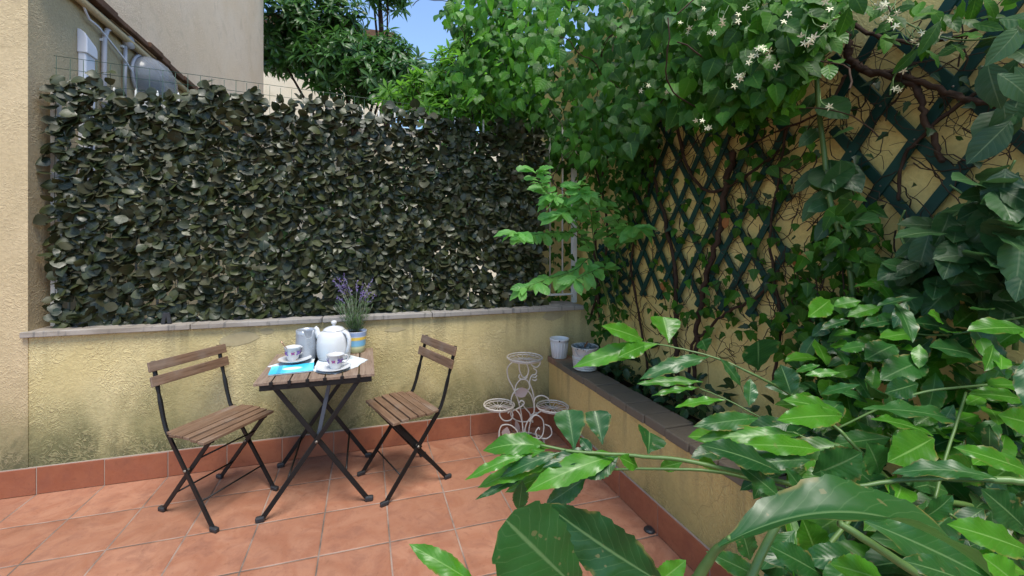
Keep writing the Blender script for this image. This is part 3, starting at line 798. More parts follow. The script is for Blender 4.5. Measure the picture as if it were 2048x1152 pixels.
scroll([(-.19, .262), (-.10, .25), (-.05, .22), (-.025, .15), (-.02, .06), (-.035, .02)], dep=-.03)
scroll([(-.18, .255), (-.18, .2), (-.15, .165), (-.105, .17), (-.09, .205), (-.105, .235), (-.125, .215)], dep=-.03)
scroll([(-.105, .22), (-.03, .26), (-.01, .285), (-.03, .30), (-.045, .285)], dep=-.02)
scroll([(-.185, .12), (-.165, .155), (-.11, .155), (-.065, .115), (-.06, .06), (-.1, .015), (-.155, .02), (-.185, .065), (-.185, .12)], dep=-.08)
scroll([(-.08, .25), (-.1, .19), (-.085, .145), (-.03, .12), (.03, .125), (.04, .17), (.0, .22), (-.02, .25)], dep=.06)
scroll([(.19, .25), (.13, .24), (.07, .21), (.02, .17), (-.005, .11), (-.005, .03)], dep=-.03)
scroll([(.055, .28), (.07, .32), (.11, .335), (.15, .32), (.165, .295)], dep=-.02)
scroll([(.02, .17), (.06, .215), (.105, .195), (.12, .15), (.115, .09), (.09, .055), (.04, .06), (.01, .035)], dep=-.06)
scroll([(.12, .15), (.165, .13), (.175, .08), (.14, .05), (.1, .055)], dep=-.05)
scroll([(.075, .06), (.065, .1), (.085, .13), (.09, .115)], dep=-.06); scroll([(.055, .13), (.045, .18), (.075, .2), (.085, .19)], dep=.02)
mb = MB(); mb.ring((sx, sy, .009), .13, .007, 44, 6)
for q in (90, 210, 330): mb.tube([(sx, sy, .03), (sx+.13*math.cos(R(q)), sy+.13*math.sin(R(q)), .009)], .005, 6)
mb.tube([(sx-.02, sy, .03), (sx+.02, sy, .03)], .006, 6); mb.build('base_ring', 'cream_wire', st)
MB().leaf(sc(-.075, .335, -.012), sc(.03, .375)-sc(-.075, .335), (-.3, -1, .2), .10, .07, 'laurel', nl=8, serr=.1, ns=5).build('metal_leaf', 'leaf_rose', st)
MB().leaf(sc(-.15, .06, -.08), sc(-.13, .15)-sc(-.15, .06), (-.3, -1, .2), .085, .06, 'laurel', nl=8, serr=.1, ns=5).build('metal_leaf', 'leaf_rose', st)
MB().leaf(sc(-.04, .03, .05), sc(-.06, .12)-sc(-.04, .03), (-.3, -1, .2), .11, .035, 'laurel', nl=8).build('metal_leaf', 'leaf_rose', st)

# pots on the coping
c = V((.05, -.08, .536))
p1 = thing('flower_pot', 'plain white plastic flower pot, empty, on the end of the planter coping', 'pot', c)
MB().lathe([(.052, 0), (.054, .004), (.066, .125), (.067, .127), (.071, .127), (.072, .143), (.069, .145), (.067, .142), (.064, .12), (.052, .012), (.001, .01)], 36).build('pot_body', 'whitepot', p1, False)
mb = MB()
for k in range(18):
    q = 6.283*k/18; mb.beam((.0545*math.cos(q), .0545*math.sin(q), .008), (.0655*math.cos(q), .0655*math.sin(q), .115), .006, .003, (math.cos(q), math.sin(q), 0))
mb.build('flute', 'whitepot', p1, False)
q = R(-115); MB().tube([(.0715*math.cos(q), .0715*math.sin(q), .135), (.073*math.cos(q), .073*math.sin(q), .135)], .006, 8).build('hanging_hole', 'black', p1, False)
c = V((.085, -.395, .536))
p2 = thing('ribbed_pot', 'weathered white ribbed pot heaped with grey debris, on the planter coping', 'pot', c)
pr = [(.066, 0)]
for i in range(6):
    z = .004+i*.014; pr += [(.069+i*.0018, z), (.0765+i*.0018, z+.003), (.0765+i*.0018, z+.0105), (.069+i*.0018, z+.0135)]
pr += [(.083, .10), (.086, .145), (.090, .147), (.091, .158), (.087, .16), (.084, .15), (.078, .13), (.001, .125)]
MB().lathe(pr, 40).build('pot_body', 'ribpot', p2, False)
mb = MB(); r = random.Random(8)
for i in range(60):
    q, rr = r.uniform(0, 6.28), .072*math.sqrt(r.random()); mb.ball((rr*math.cos(q), rr*math.sin(q), .142+r.uniform(0, .028)*(1-rr/.1)+.004), r.uniform(.007, .016), 7, (1, r.uniform(.6, 1), r.uniform(.5, .9)))
for i in range(7):
    q = r.uniform(0, 6.28); mb.leaf((.04*math.cos(q), .04*math.sin(q), .155), (math.cos(q), math.sin(q), r.uniform(.1, .7)), (0, 0, 1), .06, .04, 'heart', sag=.4, nl=5)
mb.build('debris', 'pebble', p2, False)
MB().beam((-.02, -.02, .15), (.005, -.03, .195), .012, .009).build('stick', 'rust', p2, False, False)
q = R(200); MB().tube([(.09*math.cos(R(x)), .09*math.sin(R(x)), .15-.05*math.sin(R(x-190)*3)) for x in range(190, 260, 8)], .0025, 5).build('wire_handle', 'rail', p2, False)

# ------------------------------------------------------------------ trellises on the garden wall
def trellis(label, y0, y1, z0, z1, step, slope, x0, lw=.029, th=.009, jag=.0, seed=1):
    t = thing('trellis', label, 'trellis', (x0, (y0+y1)/2, z0), 0, 'green garden trellises')
    r = random.Random(seed)
    for lay, s in ((0, 1), (1, -1)):
        mb = MB(); k0 = -40
        for k in range(-60, 60):
            # line: z = s*slope*(y-yk)+z0
            yk = y0+k*step
            ya, yb_ = sorted((yk, yk+s*(z1-z0)/slope))
            ya2, yb2 = max(ya, y0), min(yb_, y1)
            if yb2-ya2 < .05: continue
            za, zb = z0+s*slope*(ya2-yk), z0+s*slope*(yb2-yk)
            e = V((0, yb2-ya2, zb-za)).normalized()*.035
            xx = x0-th*lay*1.05+r.uniform(-.001, .001)
            mb.beam(V((xx, ya2, za))-e, V((xx, yb2, zb))+e, lw, th, (1, 0, 0))
        mb.build('slat_layer', 'trellis', t, smooth=False, bevel=.0015)
    mb = MB(); y = y0
    for i in range(-60, 60):
        for j in range(-60, 60):
            # crossings of z=slope*(y-a) and z=-slope*(y-b)
            a, b = y0+i*step, y0+j*step
            y = (a+b)/2; z = z0+slope*(y-a)
            if y0 < y < y1 and z0 < z < z1: mb.ball((x0-th*1.6, y, z), .0035, 6)
    mb.build('nail', 'nail', t)
trellis('wide green lattice trellis wound with bare vines, in the middle of the garden wall', -1.564, -.50, 1.084, 2.15, .156, 1.67, W-.022, seed=2)
trellis('green lattice trellis with large open diamonds, nearest the viewer on the garden wall', -2.739, -1.77, 1.453, 2.11, .184, 1.505, W-.022, lw=.033, seed=3)
trellis('small low green lattice trellis in the corner behind the leafy sprig', -.44, -.03, .98, 1.36, .15, .62, W-.022, seed=4)

# ------------------------------------------------------------------ vegetation helpers
def inpoly(x, y, P):
    c = False; j = len(P)-1
    for i in range(len(P)):
        if (P[i][1] > y) != (P[j][1] > y) and x < (P[j][0]-P[i][0])*(y-P[i][1])/(P[j][1]-P[i][1])+P[i][0]: c = not c
        j = i
    return c
def sample(P, r):
    xs = [p[0] for p in P]; ys = [p[1] for p in P]
    while True:
        u, v = r.uniform(min(xs), max(xs)), r.uniform(min(ys), max(ys))
        if inpoly(u, v, P): return u, v
def wall_pt(u, v, off):
    """point in front of the garden wall (or over the back wall) at distance off from its face"""
    d = ray(u, v)
    tx_ = (W-off-CAM.x)/d.x if d.x > 1e-3 else 99
    ty_ = (.35-off*.8-CAM.y)/d.y if d.y > 1e-3 else 99
    return CAM+d*min(tx_, ty_)
def smooth_path(P, n=6):
    P = [V(p) for p in P]; out = []
    for i in range(len(P)-1):
        p0, p1, p2, p3 = P[max(i-1, 0)], P[i], P[i+1], P[min(i+2, len(P)-1)]
        for k in range(n):
            t = k/n; out.append(.5*((2*p1)+(p2-p0)*t+(2*p0-5*p1+4*p2-p3)*t*t+(3*p1-p0-3*p2+p3)*t**3))
    return out+[P[-1]]
def taper(a, b, n): return [a+(b-a)*i/(n-1) for i in range(n)]
TOCAM = V((-sy_, -cy_, 0))

# woody vine on the trellis wall
vn = thing('woody_vine', 'brown woody climber with bare twisted stems over the trellises', 'vine', (W-.05, -1.3, .43))
VP = [([(1640, 10), (1690, 75), (1700, 115), (1735, 142), (1810, 152), (1900, 188), (1980, 210), (2060, 216)], .011, .06),
      ([(1695, 100), (1715, 135), (1800, 158), (1838, 190), (1856, 250), (1882, 325)], .011, .06),
      ([(1600, -10), (1680, 30), (1760, 75), (1860, 82), (1950, 60)], .008, .08),
      ([(2060, 135), (1960, 182), (1865, 252), (1805, 320), (1795, 400)], .0065, .055),
      ([(1470, 300), (1450, 380), (1436, 470), (1412, 560), (1396, 640), (1392, 720), (1380, 790)], .014, .05),
      ([(1350, 230), (1372, 330), (1420, 385), (1490, 352), (1560, 300)], .009, .045),
      ([(1370, 800), (1385, 690), (1410, 665), (1450, 628), (1510, 596), (1560, 540)], .008, .05),
      ([(1354, 800), (1352, 700), (1350, 560), (1330, 440), (1300, 330)], .013, .04),
      ([(1300, 760), (1280, 640), (1262, 520), (1290, 400), (1320, 280)], .008, .04),
      ([(1545, 780), (1560, 640), (1540, 480), (1560, 340), (1590, 200), (1660, 60)], .006, .05),
      ([(1630, 120), (1560, 190), (1470, 220), (1380, 240), (1280, 240)], .009, .09),
      ([(1690, 150), (1650, 220), (1560, 260), (1480, 300)], .005, .07)]
mb = MB(); r = random.Random(11)
for pts, rad, off in VP:
    P = smooth_path([wall_pt(u, v, off) for u, v in pts], 7)
    P = [p+rv(r)*rad*.6 for p in P]
    mb.tube(P, [x*r.uniform(.85, 1.15) for x in taper(rad*1.1, rad*.7, len(P))], 7)
mb.build('trunk', 'bark', vn)
mb = MB()
Zt = [(1250, 230), (1700, 40), (2048, 40), (2048, 260), (1900, 420), (1700, 640), (1620, 720), (1250, 720)]
for i in range(540):
    u, v = sample(Zt, r)
    if u > 1680 and r.random() < .6: continue
    p = wall_pt(u, v, r.uniform(.012, .07)); d = V((0, r.gauss(0, .8), r.gauss(-.25, .9))).normalized(); pts = [p]; L = r.uniform(.01, .03)
    for k in range(r.randint(8, 22)):
        d = (d+V((0, r.gauss(0, .4), r.gauss(0, .4)))).normalized(); p = p+d*L+V((r.gauss(0, .003), 0, 0)); p.x = min(p.x, W-.008); pts.append(p.copy())
    mb.tube(pts, taper(r.uniform(.0014, .0028), .0008, len(pts)), 4, False)
mb.build('tendril', 'twig', vn)
mb = MB()
for i in range(120):
    u, v = sample(Zt, r); p = wall_pt(u, v, r.uniform(.03, .1))
    mb.leaf(p, rv(r)+V((-.3, 0, -.6)), V((-1, -.4, .4))+rv(r)*.6, r.uniform(.03, .055), r.uniform(.02, .035), 'ivy', sag=.2, nl=5)
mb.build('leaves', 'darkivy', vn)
mb = MB()
for (u, v) in ((1457, 430), (1740, 505), (1600, 500), (1330, 560), (1695, 590), (1900, 560)):
    mb.leaf(wall_pt(u, v, .06), V((-.2, .3, -1)), (-1, -.5, .2), .07, .035, 'laurel', sag=.3, fold=.4, nl=5)
mb.build('dead_leaves', 'drygrass', vn)

def foliage(mb, poly, n, r, size, shape, off, nrm, dirn, wr=(.6, .8), sag=(.1, .4), fold=(-.1, .3), rip=.03, back=0., nl=6, nw=4, depth=None, serr=0., ns=8, jn=.6, jd=.7, guard=True):
    k = 0
    for _ in range(n*6):
        if k >= n: break
        u, v = sample(poly, r)
        p = at(u, v, depth(u, v, r)) if depth else wall_pt(u, v, off[0]+(off[1]-off[0])*r.random()**1.3)
        if guard and p.x > W-.015 and p.y < 2.4: continue
        if guard and p.z < .56 and p.x > -.03: continue
        L = r.uniform(*size)
        mb.leaf(p, V(dirn)+rv(r)*jd, V(nrm)+rv(r)*jn, L, L*r.uniform(*wr), shape, sag=r.uniform(*sag), fold=r.uniform(*fold), rip=rip, nl=nl, nw=nw, back=back, serr=serr, ns=ns)
        k += 1

# big heart-leaved climber over the corner
iv = thing('heart_leaf_climber', 'dense heart-leaved climber spilling over the top of the corner between screen and trellis', 'climbing plant', (.3, -.1, .43))
r = random.Random(21)
def dC(u, v, r):
    """hanging mass: in the corner it bulges out towards the viewer"""
    return None
PC = [(880, 30), (905, -25), (1660, -25), (1640, 90), (1560, 190), (1440, 232), (1310, 225), (1265, 300), (1180, 330), (1120, 315), (1088, 262), (1010, 228), (905, 205), (880, 165), (905, 120), (935, 95)]
mb = MB()
foliage(mb, PC, 3000, r, (.04, .085), 'heart', (.06, .62), (-.55, -.75, .55), (-.15, -.25, -1), wr=(.75, .95), back=.1, sag=(.05, .4))
foliage(mb, [(1260, 200), (1640, 90), (1560, 190), (1440, 250), (1310, 235), (1265, 320), (1100, 340), (1090, 262)], 420, r, (.045, .075), 'ivy', (.03, .35), (-.7, -.6, .4), (-.1, -.2, -1), wr=(.8, 1.))
foliage(mb, [(985, 195), (1120, 215), (1150, 340), (1095, 330), (1080, 265), (1000, 240)], 240, r, (.04, .08), 'heart', (.0, .3), (-.55, -.75, .55), (-.15, -.25, -1), wr=(.75, .95), back=.1)
mb.build('leaves', 'ivy', iv)
mb = MB()
PB = [(880, 30), (905, -25), (1140, -25), (1120, 100), (1090, 215), (905, 200), (885, 150), (935, 95)]
foliage(mb, PB, 600, r, (.045, .095), 'heart', (.25, .85), (-.5, -.6, .7), (-.3, -.25, -1), wr=(.75, .95), back=.1, sag=(.05, .4))
mb.build('bright_leaves', 'ivyb', iv)  # sunlight on the left lobe put into the colour as a lighter green
mb = MB()
for i in range(60):
    u, v = sample(PC, r); p = wall_pt(u, v, r.uniform(.1, .5)); d = rv(r); pts = [p]
    for k in range(14): d = (d+rv(r)*.35+V((0, 0, -.05))).normalized(); pts.append(pts[-1]+d*.035)
    if max(q.x for q in pts) > W-.01: continue
    mb.tube(pts, .0026, 4, False)
for P, rad in (([(1200, 640), (1190, 500), (1200, 380), (1230, 250), (1300, 120)], .012), ([(1180, 640), (1215, 470), (1180, 300), (1120, 160), (1000, 80)], .009)):
    P = smooth_path([wall_pt(u, v, .06) for u, v in P]); mb.tube(P, rad, 6)
mb.build('stems', 'bark', iv)

# small ivy down the corner and on the trellis
ci = thing('corner_ivy', 'small-leaved ivy trailing down the yellow wall in the corner', 'ivy', (W-.05, -.2, .43))
mb = MB(); r = random.Random(22)
foliage(mb, [(1095, 270), (1255, 250), (1300, 300), (1265, 400), (1215, 420), (1120, 330)], 260, r, (.04, .075), 'ivy', (.02, .16), (-.8, -.6, .35), (-.1, -.1, -1), wr=(.8, 1.))
foliage(mb, [(1235, 250), (1330, 240), (1290, 420), (1240, 560), (1260, 660), (1190, 680), (1165, 610), (1230, 430)], 330, r, (.035, .07), 'ivy', (.02, .14), (-.8, -.6, .35), (-.1, -.1, -1), wr=(.8, 1.))
foliage(mb, [(1280, 520), (1620, 480), (1640, 700), (1300, 690)], 130, r, (.035, .06), 'ivy', (.03, .14), (-.8, -.6, .35), (-.1, -.1, -1), wr=(.8, 1.))
foliage(mb, [(1290, 240), (1640, 200), (1640, 480), (1300, 480)], 100, r, (.035, .06), 'heart', (.03, .12), (-.8, -.6, .35), (-.1, -.1, -1), wr=(.7, .9))
foliage(mb, [(1095, 320), (1180, 320), (1187, 600), (1095, 600)], 170, r, (.04, .075), 'ivy', (.0, .15), (-.6, -.7, .35), (-.1, -.1, -1), wr=(.8, 1.))
mb.build('leaves', 'ivy', ci)
mb = MB()
for i in range(26):
    u, v = sample([(1120, 260), (1280, 250), (1270, 640), (1190, 660)], r); p = wall_pt(u, v, r.uniform(.01, .05)); pts = [p]; d = V((0, r.gauss(0, .4), -1))
    for k in range(16): d = (d+V((0, r.gauss(0, .25), 0))).normalized(); pts.append(pts[-1]+d*.025)
    mb.tube(pts, .002, 4, False)
mb.build('stems', 'twig', ci)

# jasmine
jm = thing('jasmine', 'jasmine with white star flowers hanging from the top of the garden wall', 'climbing plant', (W-.05, -1.6, .43))
mb = MB(); r = random.Random(23)
foliage(mb, [(1330, -20), (1720, -20), (1660, 130), (1560, 250), (1420, 270), (1330, 190)], 190, r, (.045, .085), 'laurel', (.12, .5), (-.6, -.55, .6), (-.4, -.35, -.6), wr=(.42, .6))
jl = mb; mb = MB()
foliage(mb, [(1330, -20), (1720, -20), (1660, 130), (1560, 250), (1420, 270), (1330, 190)], 200, r, (.045, .08), 'laurel', (.2, .56), (-.6, -.55, .6), (-.4, -.35, -.6), wr=(.42, .6))
mb.build('bright_leaves', 'ivyb', jm); mb = jl
foliage(mb, [(1650, -20), (2060, -20), (2060, 40), (1850, 120), (1700, 60)], 60, r, (.05, .085), 'laurel', (.1, .4), (-.6, -.55, .6), (-.4, -.35, -.6), wr=(.35, .5))
mb.build('leaves', 'ivy', jm); mb = MB()
foliage(mb, [(1960, 30), (2060, -10), (2060, 260), (1990, 230)], 12, r, (.09, .13), 'laurel', (.1, .3), (-.8, -.55, .4), (-.2, -.25, -.9), wr=(.45, .6))
mb.build('broad_leaves', 'broadleaf', jm)
FL = [(1361, 37), (1404, 23), (1352, 44), (1469, 37), (1450, 40), (1523, 95), (1516, 104), (1530, 108), (1494, 119), (1463, 145), (1482, 150), (1475, 166), (1551, 131), (1545, 138), (1598, 80), (1624, 72), (1645, 52), (1770, 6), (1762, 14), (1776, 20), (1772, 36), (1790, 30), (1780, 40), (1795, 56), (1800, 60), (1840, 74), (1848, 82), (1856, 78), (1835, 84), (1868, 72), (1874, 68), (1490, 25), (1425, 60), (1500, 60), (1660, 10), (1725, 8), (1800, 150), (1790, 184), (1655, 205), (1400, 245), (1420, 262), (1290, 175), (1340, 190), (1560, 50), (1585, 30), (1380, 60), (1507, 112), (1536, 102), (1610, 84)]
sm = MB()
for u, v in FL:
    fm_ = MB()
    for q in range(r.choice((1, 2))):
        off = r.uniform(.56, .70) if u < 1680 else r.uniform(.2, .36)
        c = wall_pt(u+r.uniform(-9, 9), v+r.uniform(-9, 9), off); ax = (V((-.6, -.7, -.1))+rv(r)*.6).normalized(); a = ax.orthogonal().normalized(); b = ax.cross(a); ph = r.random()*6
        for k in range(5):
            qq = ph+6.283*k/5; d = a*math.cos(qq)+b*math.sin(qq)+ax*.15
            fm_.leaf(c, d, ax, r.uniform(.009, .013), .0042, 'lance', nl=3, nw=2, sag=.2)
        fm_.tube([c, c-ax*.014], [.0016, .001], 5)
        sm.tube(smooth_path([c-ax*.014, c-ax*.035+V((0, 0, .01)), c-ax*.06+V((.02, 0, .04))], 3), .0011, 4, False)
    fm_.build('flower_cluster', 'petal', jm)
for pts, off in (([(1770, -20), (1790, 30), (1870, 70), (1950, 80), (2048, 60)], .12), ([(1640, -10), (1620, 40), (1560, 90), (1520, 100), (1460, 150)], .3), ([(1460, -20), (1480, 20), (1400, 30), (1350, 40)], .4), ([(1840, 80), (1790, 150), (1780, 190)], .15)):
    P = smooth_path([wall_pt(u, v, off) for u, v in pts]); MB().tube(P, .0025, 5, False).build('shoot', 'greenstem', jm)
sm.build('flower_stalks', 'greenstem', jm)

# tall green-stemmed climber
gc = thing('green_stem_climber', 'climber with one tall bright green stem and broad leaves between the two large trellises', 'climbing plant', (W-.08, -1.66, .43))
P = smooth_path([wall_pt(u, v, .14) for u, v in ((1628, -30), (1632, 80), (1636, 200), (1648, 300), (1660, 400), (1690, 500), (1705, 580), (1700, 700))])
MB().tube(P, taper(.0075, .010, len(P)), 7).build('stem', 'greenstem', gc)
mb = MB(); r = random.Random(24)
for (bu, bv, tu, tv, wr, dk) in ((1645, 330, 1585, 385, .36, 0), (1655, 375, 1600, 440, .4, 0), (1655, 320, 1725, 375, .55, 0), (1660, 320, 1665, 375, .9, 0), (1668, 400, 1690, 325, .8, 0), (1680, 440, 1748, 432, .45, 0), (1675, 420, 1630, 480, .4, 0), (1690, 500, 1640, 540, .5, 0), (1650, 285, 1700, 250, .6, 0), (1640, 255, 1600, 290, .5, 0), (1640, 200, 1690, 225, .5, 0), (1638, 180, 1600, 230, .5, 0), (1690, 520, 1740, 545, .5, 0), (1665, 400, 1620, 420, .5, 0), (1634, 90, 1665, 70, .7, 0), (1634, 70, 1610, 110, .5, 0)):
    b, t = wall_pt(bu, bv, .11), wall_pt(tu, tv, r.uniform(.13, .2)); d = t-b
    mb.leaf(b, d, V((-.7, -.6, .4))+rv(r)*.35, d.length, d.length*wr, 'laurel', sag=.15, fold=.15, nl=9, rip=.02)
mb.build('leaves', 'broadleaf', gc)

# ivy mound left of the shrubs
im = thing('ivy_mound', 'bushy mid-green ivy mound below the tall green stem', 'ivy', (W-.12, -1.62, .43))
mb = MB(); r = random.Random(25)
foliage(mb, [(1600, 500), (1650, 420), (1710, 380), (1760, 440), (1780, 560), (1740, 720), (1640, 740), (1600, 640)], 240, r, (.035, .075), 'ivy', (.02, .24), (-.7, -.6, .5), (-.2, -.2, -.8), wr=(.75, 1.))
foliage(mb, [(1540, 640), (1640, 560), (1700, 640), (1700, 800), (1580, 760)], 150, r, (.035, .07), 'ivy', (.02, .2), (-.7, -.6, .5), (-.2, -.2, -.8), wr=(.75, 1.))
mb.build('leaves', 'ivy', im)
mb = MB()
for i in range(12):
    a = wall_pt(r.uniform(1600, 1740), 780, .12); b = wall_pt(r.uniform(1600, 1750), r.uniform(480, 640), .1)
    mb.tube(smooth_path([a, a.lerp(b, .5)+rv(r)*.04*V((.3, 1, 1)).length*.4, b], 4), .0028, 5)
mb.build('stems', 'twig', im)

# dark undergrowth in the planter
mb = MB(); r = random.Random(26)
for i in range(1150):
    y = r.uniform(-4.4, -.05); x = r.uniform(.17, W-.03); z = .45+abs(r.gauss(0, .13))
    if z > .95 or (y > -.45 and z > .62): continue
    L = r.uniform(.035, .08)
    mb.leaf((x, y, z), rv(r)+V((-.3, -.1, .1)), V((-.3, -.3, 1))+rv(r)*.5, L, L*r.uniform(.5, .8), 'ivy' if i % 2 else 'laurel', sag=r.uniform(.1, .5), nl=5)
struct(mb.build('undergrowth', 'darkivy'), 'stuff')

# bright leafy sprig in the corner
sg = thing('bright_sprig', 'bright green leafy sprig arching out in front of the white railing corner', 'plant', (.27, -.3, .43))
mb, sm = MB(), MB(); r = random.Random(27)
YS = 2.75
BR = [[(1270, 500), (1240, 450), (1200, 400), (1170, 385)], [(1260, 560), (1220, 470), (1160, 420), (1120, 430)], [(1230, 640), (1205, 560), (1150, 440), (1110, 400), (1085, 375), (1072, 345)], [(1215, 600), (1160, 480), (1110, 465), (1060, 470), (1030, 465)], [(1225, 640), (1190, 520), (1150, 540), (1090, 560), (1050, 575)], [(1240, 600), (1230, 500), (1250, 460), (1275, 455)], [(1215, 600), (1190, 500), (1180, 420), (1160, 370)], [(1235, 620), (1215, 540), (1180, 545), (1150, 560)], [(1160, 470), (1130, 430), (1130, 400), (1100, 390)]]
for B in BR:
    n = len(B)
    P = smooth_path([at(u, v, 2.8-.45*i/(n-1)) for i, (u, v) in enumerate(B)], 5)
    P = [q if q.x < W-.03 else V((W-.03, q.y, q.z)) for q in P]
    sm.tube(P, taper(.0042, .0014, len(P)), 5)
    m = len(P)
    for k in range(int(m*.35), m):
        for h in range(3):
            t = (P[min(k+1, m-1)]-P[max(k-1, 0)]).normalized(); sd = t.cross(V((0, 0, 1)))*(1 if r.random() < .5 else -1)
            L = r.uniform(.065, .115)*(1.15 if k > m-4 else 1)
            mb.leaf(P[k], t*.6+sd*.7+rv(r)*.35+V((0, 0, -.15)), V((-.2, -.75, .75))+rv(r)*.45, L, L*r.uniform(.4, .55), 'laurel' if r.random() < .75 else 'obov', sag=r.uniform(.1, .5), fold=r.uniform(.05, .35), rip=.03, nl=7)
sm.build('stems', 'greenstem', sg); mb.build('leaves', 'sprig', sg)

# dark broad-leaved shrub, right
ds = thing('dark_shrub', 'dark broad-leaved shrub against the garden wall under the nearest trellis', 'shrub', (.27, -2.1, .43))
mb, sm = MB(), MB(); r = random.Random(28)
PD = [(1800, 520), (1860, 430), (1930, 380), (2000, 340), (2060, 320), (2060, 600), (1800, 600), (1770, 560)]
foliage(mb, PD, 120, r, (.08, .135), 'laurel', (.03, .26), (-.55, -.55, .75), (-.6, -.35, -.35), wr=(.42, .62), sag=(.05, .35), fold=(.05, .3), rip=.015, serr=.08, ns=9, nl=18, nw=6, jn=.45)
foliage(mb, [(1800, 540), (1900, 460), (2060, 440), (2060, 600), (1800, 600)], 70, r, (.09, .14), 'laurel', (.05, .28), (-.5, -.5, .9), (-.7, -.4, -.3), wr=(.42, .6), sag=(.05, .35), fold=(.05, .3), rip=.015, serr=.08, ns=9, nl=18, nw=6, jn=.4)
mb.build('leaves', 'broadleaf', ds)
for P in ([(1990, 700), (1970, 560), (1950, 420), (1900, 370)], [(2030, 700), (2040, 520), (2010, 380), (2030, 320)], [(1900, 700), (1860, 580), (1800, 470), (1810, 420)], [(1955, 380), (1925, 420), (1880, 445), (1840, 440)]):
    P = smooth_path([wall_pt(u, v, .14) for u, v in P]); sm.tube(P, taper(.0055, .0025, len(P)), 6)
sm.build('stems', 'greenstem', ds)

# ------------------------------------------------------------------ foreground laurel
lr = thing('laurel_shrub', 'large toothed-leaf laurel shrub leaning out over the planter in the foreground', 'shrub', (.25, -2.15, .43))
def YD(u, v): return max(.44, min(1.3, 1.33-(v-560)/600*.86))
big, yng, sm = MB(), MB(), MB(); r = random.Random(31)
def ex(bu, bv, tu, tv, wr, c=0, k=.5, bow=.08, yb=None, yt=None, shape='laurel', roll=0., fold=.16, rip=.024, serr=.11, twist=0., sag=0.):
    Yb = yb or YD(bu, bv)*r.uniform(.96, 1.03); Yt = yt or Yb*r.uniform(.93, 1.05)
    b, t = at(bu, bv, Yb), at(tu, tv, Yt); d = t-b; L = d.length
    n = TOCAM*(1-k)+V((0, 0, 1))*k; dn = d.normalized(); n = (n-dn*n.dot(dn)).normalized()
    n = Mx.Rotation(roll, 3, dn) @ n
    (yng if c else big).leaf(b, d, n, L, L*wr, shape, bow=bow, fold=fold, rip=rip, rf=3.2, serr=serr, ns=11, nl=44, nw=8, twist=twist, sag=sag)
def stem(pts, r0, r1, yb=None, y1=None, root=None):
    n = len(pts); P = []
    for i, (u, v) in enumerate(pts):
        Y = YD(u, v) if yb is None else yb+(y1-yb)*i/(n-1)
        P.append(at(u, v, Y))
    if root is not None: P = [V(root)]+P
    P = smooth_path(P, 6); P = [p+rv(r)*r0*.1 for p in P]; sm.tube(P, taper(r0, r1, len(P)), 8)
# --- bottom, nearest leaves
ex(1185, 1205, 1012, 1040, .60, 0, .3, .04, .50, .47, shape='obov', fold=.08, rip=.012)
ex(1335, 1172, 1088, 1006, .42, 0, .35, .05, .52, .56, roll=-.35, fold=.2)
ex(955, 1170, 818, 1088, .27, 1, .5, .08, .55, .56)
ex(1438, 1093, 1985, 1156, .24, 0, .95, .19, .44, .43, fold=.55, rip=.012)
ex(1730, 1042, 1990, 1165, .36, 0, .45, .05, .52, .5)
ex(1640, 1128, 1604, 1036, .72, 1, .1, .02, .62, .62)
ex(1625, 948, 1724, 905, .78, 0, .2, .05, .80, .78)
ex(1758, 948, 1733, 884, .75, 0, .15, .05, .82, .8)
ex(1995, 958, 1783, 948, .27, 0, .7, .11, .62, .66)
ex(2070, 948, 1906, 894, .30, 1, .45, .05, .72, .74)
ex(2050, 1056, 1962, 978, .62, 0, .2, .03, .6, .6)
ex(2060, 1104, 1893, 1048, .36, 1, .45, .05, .56, .56)
ex(1775, 1165, 1660, 1128, .5, 1, .5, .06, .5, .5)
ex(1645, 1150, 1532, 1088, .42, 0, .4, .05, .55, .55)
ex(1525, 1158, 1412, 1103, .32, 0, .4, .06, .52, .52)
ex(1500, 1120, 1480, 1050, .6, 0, .1, .03, .62, .62)
ex(1940, 1165, 1800, 1120, .36, 0, .5, .05, .48, .48)
ex(2040, 1175, 1960, 1110, .6, 1, .3, .05, .5, .5)
ex(1300, 1175, 1372, 1120, .5, 1, .3, .03, .55, .55)
ex(1850, 1060, 1690, 990, .33, 0, .5, .12, .56, .56, roll=.5)
ex(1840, 1040, 1905, 990, .5, 0, .2, .05, .62, .62)
ex(1700, 1010, 1640, 940, .6, 0, .3, .05, .72, .72)
ex(1565, 1000, 1475, 928, .42, 0, .45, .05, .70, .72)
ex(1610, 990, 1570, 935, .45, 0, .3, .05, .72, .72)
stem([(1385, 1175), (1412, 1128), (1441, 1092), (1462, 1076)], .0064, .0028, .47, .44)
stem([(1678, 1046), (1740, 1085), (1850, 1158), (1900, 1190)], .0042, .0055, .5, .46)
stem([(1560, 1038), (1535, 1085), (1497, 1165)], .0042, .005, .5, .48)
stem([(2120, 985), (2048, 964), (1960, 958), (1870, 957), (1780, 963), (1650, 984)], .0062, .0028, .60, .68)
stem([(1560, 1190), (1640, 1110), (1700, 1040)], .004, .003, .62, .66)
stem([(2048, 1120), (1960, 1070), (1900, 1028)], .0026, .002, .6, .6)
